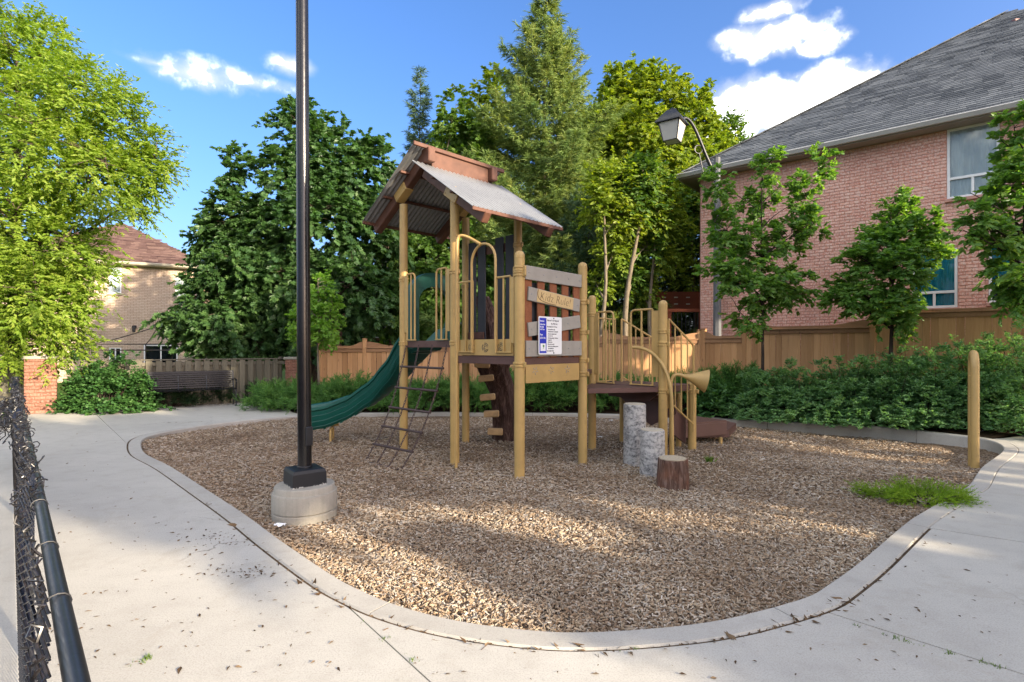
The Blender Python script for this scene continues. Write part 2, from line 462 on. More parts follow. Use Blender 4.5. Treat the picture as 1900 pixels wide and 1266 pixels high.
def concrete(name, c, speck=.35, scale=1.0, streak=False, broom=False):
    m = Mt(name); p = m.pos()
    big = m.noise(p, .55 * scale, 6, .6); mid = m.noise(p, 5 * scale, 6, .62); fine = m.noise(p, 120 * scale, 3, .6)
    col = m.mix(m.ramp(big, [(.3, 0.0), (.72, 1.0)]), tuple(x * .86 for x in c), tuple(x * 1.1 for x in c))
    col = m.mix(m.math('MULTIPLY', m.ramp(mid, [(.48, 0.0), (.78, 1.0)]), .38), col, (c[0] * .62, c[1] * .60, c[2] * .58))
    col = m.mix(m.math('MULTIPLY', m.ramp(fine, [(.4, 1.0), (.52, 0.0)]), speck), col, tuple(x * .5 for x in c))
    st = m.noise(p, 26 * scale, 2)
    col = m.mix(m.math('MULTIPLY', m.ramp(st, [(.66, 0.0), (.72, 1.0)]), .28), col, tuple(x * .45 for x in c))
    if streak:
        w = m.noise(m.mapped(p, (14, 14, .6)), 2.0, 4)
        col = m.mix(m.math('MULTIPLY', m.ramp(w, [(.45, 0.0), (.7, 1.0)]), .35), col, tuple(x * .55 for x in c))
    h = m.math('ADD', fine, m.math('MULTIPLY', mid, .6))
    if broom:
        b = m.noise(m.mapped(p, (2.5, 170, 1)), 1.0, 3); h = m.math('ADD', h, m.math('MULTIPLY', b, .8))
        col = m.mix(m.math('MULTIPLY', m.ramp(b, [(.4, 0.0), (.6, 1.0)]), .12), col, tuple(x * .7 for x in c))
        blot = m.noise(p, 1.7, 7, .7, dist=.8)
        col = m.mix(m.math('MULTIPLY', m.ramp(blot, [(.55, 0.0), (.62, 1.0)]), .22), col, (c[0] * .66, c[1] * .62, c[2] * .56))
        ck = m.n('ShaderNodeTexVoronoi', feature='DISTANCE_TO_EDGE'); wv = m.n('ShaderNodeVectorMath', operation='ADD'); m.l(p, wv.inputs[0])
        sc = m.n('ShaderNodeVectorMath', operation='SCALE'); m.l(m.noise(p, 3.0, 5, out=1), sc.inputs[0]); sc.inputs['Scale'].default_value = .5; m.l(sc.outputs[0], wv.inputs[1])
        m.l(wv.outputs[0], ck.inputs['Vector']); ck.inputs['Scale'].default_value = .33
        cm = m.math('MULTIPLY', m.ramp(ck.outputs['Distance'], [(.0, 1.0), (.0035, 0.0)]), m.ramp(m.noise(p, .6, 2), [(.5, 0.0), (.6, .8)]))
        col = m.mix(cm, col, tuple(x * .3 for x in c))
    m.set(col, .88, 0, .2); m.bump(h, .3, .004)
    MAT[name] = m.m; return m.m
CONC = concrete('path_concrete', (.455, .43, .382), broom=True)
KERBC = concrete('kerb_concrete', (.41, .385, .342), .3, 1.4)
BASEC = concrete('base_concrete', (.36, .335, .285), .35, 2.0, True)
POLEC = concrete('grey_pole_concrete', (.15, .155, .165), .3, 2.0)
def soilmat():
    m = Mt('dark_soil'); p = m.pos(); n = m.noise(p, 9, 8, .7)
    m.set(m.ramp(n, [(.3, (.018, .012, .008)), (.7, (.075, .052, .034))]), 1, 0, .05); m.bump(n, .8, .04); return m.m
SOIL = soilmat()
def grassmat():
    m = Mt('lawn_green'); p = m.pos(); n = m.noise(p, 30, 6, .7)
    m.set(m.ramp(n, [(.3, (.035, .06, .012)), (.7, (.09, .14, .03))]), 1, 0, .05); m.bump(n, .8, .04); return m.m
LAWN = grassmat()
# ------------------------------------------------------------------ the setting: ground, mulch, kerb, path, bed
structure('ground', MB().strip([[V(-600, -300, -.62), V(600, -300, -.62)], [V(-600, 900, -.62), V(600, 900, -.62)]]).mesh('ground', SOIL))

KERB_PX = [(262, 824), (271, 842), (318, 866), (392, 913), (458, 956), (521, 1002), (613, 1064), (668, 1094), (742, 1124), (853, 1152), (996, 1170), (1110, 1172),
           (1250, 1162), (1340, 1149), (1400, 1135), (1453, 1121), (1499, 1106), (1530, 1088), (1597, 1040), (1679, 971), (1720, 945), (1785, 908), (1801, 896), (1822, 866),
           (1855, 842), (1862, 832), (1854, 824), (1838, 818), (1812, 813), (1779, 809), (1700, 800), (1616, 792), (1499, 786), (1379, 780), (1300, 775),
           (1180, 771), (1050, 768), (900, 767), (829, 766), (708, 767), (610, 769), (552, 772), (480, 778), (400, 787), (330, 798), (290, 806), (268, 814)]
kin = catmull([G(x, y) for x, y in KERB_PX], 5, closed=True)
def offset_loop(pts, d):
    n = len(pts); out = []
    for i in range(n):
        t = (pts[(i + 2) % n] - pts[i - 2]); nrm = V(t.y, -t.x, 0).normalized()
        out.append(pts[i] + nrm * d)
    return out
# the loop runs counter-clockwise, so its right-hand normal points out
KW = 0.165
kout = offset_loop(kin, KW)
kgap = offset_loop(kin, KW + .014)
NK = len(kin)
def zmulch(x, y):
    z = -.045 - .15 * smooth(2.5, 6.5, x) * smooth(6.3, 8.0, y) - .03 * smooth(8, 11, y)
    z += .03 * math.sin(x * 1.3 + 1) * math.cos(y * 1.1) * smooth(3.4, 5, y)
    return z
def build_mulch():
    poly = [p.to_2d() for p in offset_loop(kin, .05)]
    pts = list(poly); edges = [(i, (i + 1) % len(poly)) for i in range(len(poly))]
    y = 3.0
    while y < 12.2:
        x = -6.0
        while x < 7.2:
            pts.append(Vector((x + RNG.uniform(-.03, .03), y + RNG.uniform(-.03, .03)))); x += .16
        y += .16
    v, e, f, *_ = delaunay_2d_cdt(pts, edges, [], 1, 1e-5)
    mb = MB()
    vs = []
    for p in v:
        z = zmulch(p.x, p.y)
        vs.append((p.x, p.y, z + .012 * (RNG.random() - .5) * 2))
    mb.add(vs, f, True)
    m = Mt('wood_mulch'); p = m.pos()
    vo = m.n('ShaderNodeTexVoronoi', feature='F1'); m.l(m.mapped(p, (1, 1, 1)), vo.inputs['Vector']); vo.inputs['Scale'].default_value = 46; vo.inputs['Randomness'].default_value = 1
    sep = m.n('ShaderNodeSeparateColor'); m.l(vo.outputs['Color'], sep.inputs[0])
    col = m.ramp(sep.outputs[0], [(0.0, (.08, .05, .033)), (.3, (.23, .15, .092)), (.65, (.36, .26, .17)), (1.0, (.47, .39, .30))])
    col = m.mix(m.ramp(m.noise(p, .9, 4), [(.4, 0.0), (.7, .6)]), col, (.17, .10, .06))
    col = m.mix(m.ramp(vo.outputs['Distance'], [(.3, 0.0), (.75, .7)]), col, (.03, .02, .015))
    m.set(col, .95, 0, .1); m.bump(m.math('SUBTRACT', 1.0, vo.outputs['Distance']), .9, .02)
    MAT['wood_mulch'] = m.m
    structure('mulch_bed', mb.mesh('mulch_bed', m.m))
build_mulch()

def in_poly_mask(xs, ys, poly):
    inside = np.zeros(len(xs), bool); n = len(poly)
    for i in range(n):
        x1, y1 = poly[i].x, poly[i].y; x2, y2 = poly[(i + 1) % n].x, poly[(i + 1) % n].y
        c = ((y1 > ys) != (y2 > ys))
        if y1 != y2: inside ^= c & (xs < (x2 - x1) * (ys - y1) / (y2 - y1) + x1)
    return inside
zm_vec = np.vectorize(zmulch)
def build_chips():
    """loose wood chips lying on the mulch, thick near the viewer"""
    spec = [(2.7, 4.0, 6000), (4.0, 5.5, 3700), (5.5, 8.0, 1450), (8.0, 12.0, 560)]
    cx, cy = [], []
    for y0, y1, dens in spec:
        n = int(13 * (y1 - y0) * dens)
        cx.append(NPR.uniform(-6, 7, n)); cy.append(NPR.uniform(y0, y1, n))
    cx = np.concatenate(cx); cy = np.concatenate(cy)
    k = in_poly_mask(cx, cy, offset_loop(kin, -.012)); cx, cy = cx[k], cy[k]
    n = len(cx); far = np.clip((cy - 3) / 6, 0, 1)
    cz = zm_vec(cx, cy) + NPR.uniform(.0, .026, n)
    ln = NPR.gamma(3.2, .0025, n) * (1 + .8 * far) + .0045
    wd = NPR.uniform(.0020, .0050, n) * (1 + .8 * far); th = NPR.uniform(.0018, .0045, n)
    a = NPR.uniform(0, 2 * PI, n); tilt = NPR.normal(0, .30, n); roll = NPR.normal(0, .5, n)
    D = np.stack([np.cos(a) * np.cos(tilt), np.sin(a) * np.cos(tilt), np.sin(tilt)], 1)
    S0 = np.stack([-np.sin(a), np.cos(a), np.zeros(n)], 1); U0 = np.cross(D, S0)
    S = S0 * np.cos(roll)[:, None] + U0 * np.sin(roll)[:, None]; U = np.cross(D, S)
    C = np.stack([cx, cy, cz], 1)
    T = []
    for i, j, q in ((-1, -.7, 0), (-.92, .8, 0), (1, .6, 0), (.9, -.8, 0), (-.95, -.6, 1), (-.85, .7, 1), (.92, .5, 1), (.85, -.7, 1)):
        T.append(C + D * (ln * i)[:, None] + S * (wd * j)[:, None] + U * (th * (q * 2 - 1))[:, None])
    vs = np.stack(T, 1).reshape(-1, 3)
    fc = np.array([[4, 7, 6, 5], [0, 4, 5, 1], [1, 5, 6, 2], [2, 6, 7, 3], [3, 7, 4, 0]])
    li = (np.arange(n)[:, None, None] * 8 + fc[None]).reshape(-1)
    rnd = np.repeat(np.clip(NPR.beta(1.6, 1.5, n), 0, .999), 5)
    m = Mt('wood_chip'); f = m.face()
    col = m.ramp(f, [(0.0, (.08, .054, .038)), (.15, (.20, .132, .083)), (.38, (.31, .225, .15)), (.6, (.41, .32, .22)), (.78, (.41, .36, .30)), (.9, (.52, .44, .35)), (1.0, (.62, .56, .49))])
    col = m.mix(m.ramp(m.noise(m.pos(), .9, 5, .6), [(.42, 0.0), (.7, .6)]), col, (.17, .11, .068))
    m.set(col, .85, 0, .15)
    me = fast_mesh('wood_chips', vs, li, np.arange(0, len(li), 4), m.m, rnd)
    o = link('wood_chips', me)
    tag(o, 'loose brown and grey wood chips covering the play area', 'wood chips', kind='stuff')
build_chips()

def build_kerb():
    root = tag(link('kerb', None), kind='structure')
    # arc length, pieces about 2.4 m long with a thin joint between
    cum = [0.0]
    for i in range(NK): cum.append(cum[-1] + (kin[(i + 1) % NK] - kin[i]).length)
    i = 0
    while i < NK:
        j = i
        while j < NK and cum[j] - cum[i] < 2.3: j += 1
        if NK - j < 6: j = NK
        idx = [k % NK for k in range(i, j + 1)]
        mb = MB(); rows = []
        for q, k in enumerate(idx):
            a, b = kin[k], kout[k]; n = (b - a).normalized()
            if q == 0: sh = (kin[idx[1]] - kin[idx[0]]).normalized() * .004
            elif q == len(idx) - 1: sh = (kin[idx[-2]] - kin[idx[-1]]).normalized() * .004
            else: sh = V(0, 0, 0)
            zt = .004
            r = [a + V(0, 0, -.4), a + V(0, 0, zt - .014), a + n * .012 + V(0, 0, zt), b - n * .012 + V(0, 0, zt), b + V(0, 0, zt - .014), b + V(0, 0, -.4)]
            rows.append([p + sh for p in r])
        mb.strip(rows)
        mb.add(rows[0], [list(range(6))]); mb.add(rows[-1], [list(range(6))])
        link('kerbstone', mb.mesh('kerbstone', KERBC), root)
        i = j
build_kerb()

def nearest_k(p):
    return min(range(NK), key=lambda i: (kout[i] - p).length)
K1, K2, K3, K4, K5 = (nearest_k(G(x, y)) for x, y in ((228, 824), (640, 1129), (1535, 1134), (1727, 984), (1826, 867)))
KR = nearest_k(G(1880, 815)); KL = nearest_k(G(552, 768))
def kchunk(a, b, tight=False):
    src = [kgap[i].lerp(kout[i], 1.14) if tight else kgap[i] for i in range(NK)]
    out = [src[a]]; i = a
    while i != b: i = (i + 1) % NK; out.append(src[i])
    return out
def inset(poly, d):
    n = len(poly); ar = sum(poly[i].x * poly[(i + 1) % n].y - poly[(i + 1) % n].x * poly[i].y for i in range(n))
    sg = 1 if ar > 0 else -1; out = []
    for i in range(n):
        a, b, c = poly[i - 1], poly[i], poly[(i + 1) % n]
        e1 = (b - a); e2 = (c - b); e1.z = e2.z = 0
        if e1.length < 1e-6 or e2.length < 1e-6: out.append(b); continue
        e1.normalize(); e2.normalize()
        n1 = V(-e1.y, e1.x, 0) * sg; n2 = V(-e2.y, e2.x, 0) * sg; nn = n1 + n2
        if nn.length < .2: out.append(b); continue
        nn.normalize(); out.append(b + nn * d / max(.35, nn.dot(n1)))
    return out
def fence_x(Y): return -.58 - .93 * (Y - .72)
def build_path():
    root = tag(link('path', None), kind='structure')
    j1 = G(175, 766); j2 = G(640, 1129) + V(.577, -.69, 0).normalized() * 5.4
    j3 = V(5.9, -1.2, 0); j4 = V(9.0, .73, 0); j5 = V(9.4, 2.6, 0)
    far = [V(-6.45, 15.05, 0), V(-7.0, 14.95, 0), V(-9.4, 13.15, 0), j1]
    left_far = [V(-10.9, 12.3, 0)]
    lb = [V(fence_x(y) - 1.35, y, 0) for y in (9.5, 7.0, 4.0, 1.0, -1.2)]
    jn = G(470, 1150); jf = G(270, 1222)
    polys = [(kchunk(KL, K1)[:] + [j1] + far[:-1][::-1] + [V(-5.1, 12.5, 0)], ),
             (kchunk(K1, K2) + [j2] + lb[::-1] + [V(-10.6, 10.6, 0)] + left_far + [j1], ),
             (kchunk(K2, K3) + [j3, V(2.6, -1.25, 0), j2], ),
             (kchunk(K3, K4) + [j4, j3], ),
             (kchunk(K4, K5, True) + [j5, j4], ),
             (kchunk(K5, KR, True) + [V(8.1, 8.9, 0), G(1900, 806) + V(.1, 0, 0), V(14, 4.8, 0), V(14, 1.5, 0), j5], )]
    for (pl,) in polys:
        # drop doubled points
        q = []
        for p in pl:
            if not q or (p - q[-1]).length > .004: q.append(p)
        pl = inset(q, .0055)
        tri = tessellate_polygon([[p for p in pl]])
        n = len(pl); mb = MB()
        top = [V(p.x, p.y, 0) for p in pl]; bot = [V(p.x, p.y, -.14) for p in pl]
        mb.add(top, [list(t) for t in tri])
        mb.add(top + bot, [[i, (i + 1) % n, n + (i + 1) % n, n + i] for i in range(n)])
        me = mb.mesh('slab', CONC)
        bm = bmesh.new(); bm.from_mesh(me); bmesh.ops.remove_doubles(bm, verts=bm.verts, dist=.0005)
        for f in bm.faces:
            if abs(f.normal.z) > .9 and f.normal.z < 0: f.normal_flip()
        bm.to_mesh(me); bm.free()
        link('slab', me, root)
    # fill in the joints
    mbj = MB()
    gap = offset_loop(kin, KW - .02); gap2 = offset_loop(kin, KW + .05)
    mbj.strip([[V(a.x, a.y, -.007), V(b.x, b.y, -.007)] for a, b in zip(gap + gap[:1], gap2 + gap2[:1])])
    for a, b in ((kgap[K2], j2), (kgap[K3], j3), (kgap[K4], j4), (kgap[K5], j5), (kgap[K1], j1)):
        d = (b - a).normalized(); s = V(-d.y, d.x, 0) * .03
        mbj.strip([[a - s + V(0, 0, -.012), a + s + V(0, 0, -.012)], [b - s + V(0, 0, -.012), b + s + V(0, 0, -.012)]])
    js = Mt('joint_dirt'); jn = js.noise(js.pos(), 40, 5, .7); js.set(js.ramp(jn, [(.35, (.035, .024, .016)), (.7, (.15, .105, .07))]), 1, 0, .05)
    structure('joint_soil', mbj.mesh('joint_soil', js.m))
build_path()

# ground heights of the planted strip beyond the kerb: it climbs gently to the right
FA = V(-10.45, 12.45, 0); FB = V(-6.35, 15.35, 0); FC = V(-5.4, 15.2, 0); FD = V(5.08, 14.6, 0); HD = V(.7647, -.6447, 0); FE = FD + HD * 9.5
def zbed(x, y):
    dist = min(14.8 - y, -((x - FD.x) * .6447 + (y - FD.y) * .7647))
    return .02 + .33 * smooth(1.0, 6.0, x) * (1 - smooth(.1, 2.1, dist)) + .03 * math.sin(x * 2.1) * math.sin(y * 1.7) * smooth(.2, 1.0, 2.4 - dist)
def build_bed():
    near = [V(-6.45, 15.05, 0), V(-6.0, 14.0, 0), V(-5.1, 12.5, 0)] + [kout[i] for i in [(KR + q) % NK for q in range((KL - KR) % NK + 1)]][::-1][:-3] + [V(8.0, 8.95, 0), G(1900, 806) + V(.1, 0, 0), V(14, 4.9, 0)]
    outer = [V(-6.6, 15.6, 0), V(-6.35, 17, 0), V(0, 17, 0), V(5.5, 16.4, 0), V(20, 5.0, 0)]
    poly = [p.to_2d() for p in near + outer[::-1]]
    pts = list(poly); edges = [(i, (i + 1) % len(poly)) for i in range(len(poly))]
    for y in np.arange(5, 17, .5):
        for x in np.arange(-7, 19, .5): pts.append(Vector((x, y)))
    v, e, f, *_ = delaunay_2d_cdt(pts, edges, [], 1, 1e-4)
    structure('planting_bed', MB().add([(p.x, p.y, zbed(p.x, p.y) - .03) for p in v], f, True).mesh('planting_bed', SOIL))
    # strip behind the bench and gardens beyond the fences
    structure('garden_soil', MB().strip([[V(-13, 11.4, -.03), V(-13, 13.4, -.03)], [FA + V(0, -.55, -.03), FA + V(-.6, .8, -.03)], [FB + V(.25, -.35, -.03), FB + V(-.4, .9, -.03)]]).mesh('garden_soil', SOIL))
    structure('back_lawn', MB().strip([[V(-60, 13.0, -.06), V(-60, 80, -.1)], [V(-11, 13.2, -.06), V(-11, 80, -.1)], [V(-6.4, 16.9, -.06), V(-6.4, 80, -.1)], [V(5.5, 16.0, -.06), V(5.5, 80, -.1)], [V(30, 16, -.06), V(30, 80, -.1)]]).mesh('back_lawn', LAWN))
    structure('side_lawn', MB().strip([[V(-60, -20, -.02), V(-60, 12.9, -.02)], [V(-12.1, -20, -.02), V(-12.1, 12.9, -.02)], [V(-10.3, 9.0, -.02), V(-10.75, 12.1, -.02)]]).mesh('side_lawn', LAWN))
build_bed()
# ------------------------------------------------------------------ fences, brick pillars
def unit_box(name, mat, ch=0.0):
    return MB().obox((0, 0, 0), (.5, 0, 0), (0, .5, 0), (0, 0, .5), ch).mesh(name, mat)
def board_mesh(w, t, h, mat, ch=.004):
    return MB().obox((0, 0, h / 2), (w / 2, 0, 0), (0, t / 2, 0), (0, 0, h / 2), ch).mesh('board', mat)
def frame(d, p):
    """world matrix with x along d, z up, at p"""
    d = Vector((d.x, d.y, 0)).normalized()
    return Matrix(((d.x, -d.y, 0, p.x), (d.y, d.x, 0, p.y), (0, 0, 1, p.z), (0, 0, 0, 1)))

def cedar_fence(label, start, d, panels, front, group):
    """panels: (length, ground z, rail z); front = unit vector towards the play area"""
    d = d.normalized(); t = Thing('cedar_fence', label, 'fence', (start.x, start.y, panels[0][1]), group)
    p = Vector((start.x, start.y, 0))
    hmax = {}
    posts = []
    for q, (L, zg, zr) in enumerate(panels):
        a, b = p.copy(), p + d * L
        posts.append((a, zg, zr if q == 0 else max(zr, panels[q - 1][2])))
        h = zr - zg - .02
        if round(h, 2) not in hmax: hmax[round(h, 2)] = board_mesh(.138, .018, h, CEDAR)
        me = hmax[round(h, 2)]
        n = max(1, round((L - .1) / .1415)); st = (L - .1) / n
        for i in range(n):
            c = a + d * (.05 + st * (i + .5)); c.z = zg + .02 + RNG.uniform(-.006, .004)
            c += front * RNG.uniform(.028, .034)
            M = frame(d, c) @ Matrix.Rotation(RNG.uniform(-.004, .004), 4, 'Y')
            t.inst('board', me, M)
        m = MB(); m.bar(a + d * .05 + front * .05 + V(0, 0, zr - .045), b - d * .05 + front * .05 + V(0, 0, zr - .045), .03, .10, ch=.004)
        t.part('rail', m, CEDARRAIL)
        m = MB(); m.bar(a + d * .045 + front * .035 + V(0, 0, zr + .02), b - d * .045 + front * .035 + V(0, 0, zr + .02), .11, .028, ch=.005)
        t.part('cap_ledge', m, CEDARRAIL)
        # dipped top board
        top = []; bot = []; N = 20
        za, zb = .155, .155
        for i in range(N + 1):
            u = i / N; pos = a + d * (.05 + (L - .1) * u) + front * .02
            e = min(u, 1 - u) * 2
            top.append(pos + V(0, 0, zr + .034 + .05 + .115 * (1 - smooth(0, .62, e))))
            bot.append(pos + V(0, 0, zr + .036))
        m = MB(); m.prism(bot + top[::-1], front * .02); t.part('dipped_top_board', m, CEDARRAIL)
        p = b
    posts.append((p.copy(), panels[-1][1], panels[-1][2]))
    for (c, zg, zr) in posts:
        m = MB(); m.obox(c + V(0, 0, (zg + zr + .26) / 2), d * .058, front * .058, V(0, 0, (zr + .26 - zg) / 2), .012)
        po = t.part('post', m, CEDAR)
        m = MB(); m.obox(c + V(0, 0, zr + .272), d * .066, front * .066, V(0, 0, .014), .008); t.part('post_cap', m, CEDARRAIL, parent=po)
    return t
fr = V(0.052, -1, 0).normalized()
dC = (FD - FC)
Lc = dC.length
cedar_fence('honey cedar board fence with dipped top behind the green slide and tower', FC, dC,
            [(1.27, -.02, 1.46), (2.42, -.02, 1.47), (2.4, .02, 1.54), (Lc - 8.62, .08, 1.61), (2.53, .18, 1.70)], fr, 'cedar fence runs along the back')
nF = V(-.6447, -.7647, 0)
cedar_fence('brown cedar fence stepping up along the pink brick house behind the hedge', FD + HD * .12, HD,
            [(1.05, .25, 1.72), (2.75, .33, 1.93), (2.75, .45, 2.22), (2.75, .55, 2.45)], nF, 'cedar fence runs along the back')

def grey_fence():
    d = (FB - FA); L = d.length; d = d.normalized(); f = V(d.y, -d.x, 0)
    t = Thing('weathered_fence', 'weathered grey board fence with staggered boards behind the black bench', 'fence', FA)
    z0, z1 = -.02, 1.17
    me = board_mesh(.135, .018, z1 - z0, WEATHER); me2 = board_mesh(.135, .018, z1 - z0 - .1, WEATHER)
    s = .45
    while s < L - .2:
        t.inst('board', me, frame(d, FA + d * s + f * .045 + V(0, 0, z0 + RNG.uniform(-.01, .006))))
        t.inst('board', me2, frame(d, FA + d * (s + .105) - f * .03 + V(0, 0, z0)))
        s += .21
    for z in (.25, 1.08):
        m = MB(); m.bar(FA + d * .35 + V(0, 0, z), FA + d * L + V(0, 0, z), .04, .09); t.part('rail', m, WEATHERRAIL)
    m = MB(); m.bar(FA + d * .35 + V(0, 0, z1 + .018), FA + d * L + V(0, 0, z1 + .018), .14, .03, ch=.004); t.part('cap_rail', m, WEATHERRAIL)
    for s in (.42, 2.6, 4.8):
        m = MB(); m.obox(FA + d * s - f * .1 + V(0, 0, .6), d * .05, f * .05, V(0, 0, .64), .006); t.part('post', m, WEATHER)
grey_fence()
def grey_fence_side():
    a = V(-11.25, 12.6, 0); d = V(-1, -.12, 0).normalized(); f = V(-d.y, d.x, 0) * 1.0; L = 3.4
    t = Thing('weathered_fence', 'weathered grey board fence under the yellow green tree left of the brick pillar', 'fence', a)
    me = board_mesh(.135, .018, 1.15, WEATHER)
    s = .1
    while s < L:
        t.inst('board', me, frame(d, a + d * s + f * .03)); s += .142
    m = MB(); m.bar(a + V(0, 0, 1.17), a + d * L + V(0, 0, 1.17), .13, .03); t.part('cap_rail', m, WEATHERRAIL)
grey_fence_side()

BRICK = {}
def brick_mesh(mat, l=.205, h=.063, t=.02):
    k = (mat.name, l, h)
    if k not in BRICK: BRICK[k] = MB().obox((0, 0, 0), (l / 2, 0, 0), (0, t / 2, 0), (0, 0, h / 2), .004).mesh('brick', mat)
    return BRICK[k]
def pillar(label, c, d, w, h, depth):
    d = d.normalized(); f = V(d.y, -d.x, 0)
    t = Thing('brick_pillar', label, 'pillar', c)
    m = MB(); m.obox(c + V(0, 0, h / 2 - .02), d * (w / 2 - .012), f * (depth / 2 - .012), V(0, 0, h / 2)); t.part('core', m, REDM)
    rows = int(h / .078)
    for r in range(rows):
        z = .04 + r * .078
        for (dd, ff, ww, dep) in ((d, f, w, depth), (V(-f.x, -f.y, 0), d, depth, w)):
            n = max(1, round(ww / .215)); off = (r % 2) * .5
            x = -ww / 2; step = ww / n
            edges = [0.0]
            e = step * (.5 if r % 2 else 1)
            while e < ww - .02: edges.append(e); e += step
            edges.append(ww)
            for a, b in zip(edges, edges[1:]):
                l = b - a - .010
                me = brick_mesh(REDB, round(l, 3))
                mid = c + dd * (-ww / 2 + (a + b) / 2) + ff * (dep / 2 - .004 + RNG.uniform(0, .003)) + V(0, 0, z)
                t.inst('brick', me, frame(dd, mid))
    m = MB(); m.obox(c + V(0, 0, h + .0), d * (w / 2 + .035), f * (depth / 2 + .035), V(0, 0, .035), .012); t.part('cap', m, BASEC)
    return t
pillar('red brick pillar at the left end of the grey fence beside the concrete path', V(-10.86, 12.42, 0), V(.78, .62, 0), .56, 1.27, .46)
pillar('narrow red brick pillar half hidden behind the black lamp post', V(-6.12, 15.25, 0), V(1, -.06, 0), .42, 1.2, .4)
# ------------------------------------------------------------------ the play structure
U = V(.70711, .70711, 0); W = V(.70711, -.70711, 0); Z = V(0, 0, 1)
SIDE = 1.2
C0 = V(-.76, 8.0, 0)
pA = C0 - U * .6 - W * .6; pB = C0 - U * .6 + W * .6; pC = C0 + U * .6 - W * .6; pD = C0 + U * .6 + W * .6
pE = pB + W * SIDE; pF = pE + U * SIDE           # the lower right-hand deck: B, E, F, D
pG = V(1.23, 8.27, 0); pH = pG + W * SIDE        # the log-step platform
pI = pG + U * .85; pJ = pH + U * .85
Z1, Z2, Z3 = 1.59, 1.385, .955
PR = .061
def bez(p0, p1, p2, p3, n=14):
    return [p0 * (1 - t) ** 3 + p1 * 3 * t * (1 - t) ** 2 + p2 * 3 * t * t * (1 - t) + p3 * t ** 3 for t in [i / n for i in range(n + 1)]]

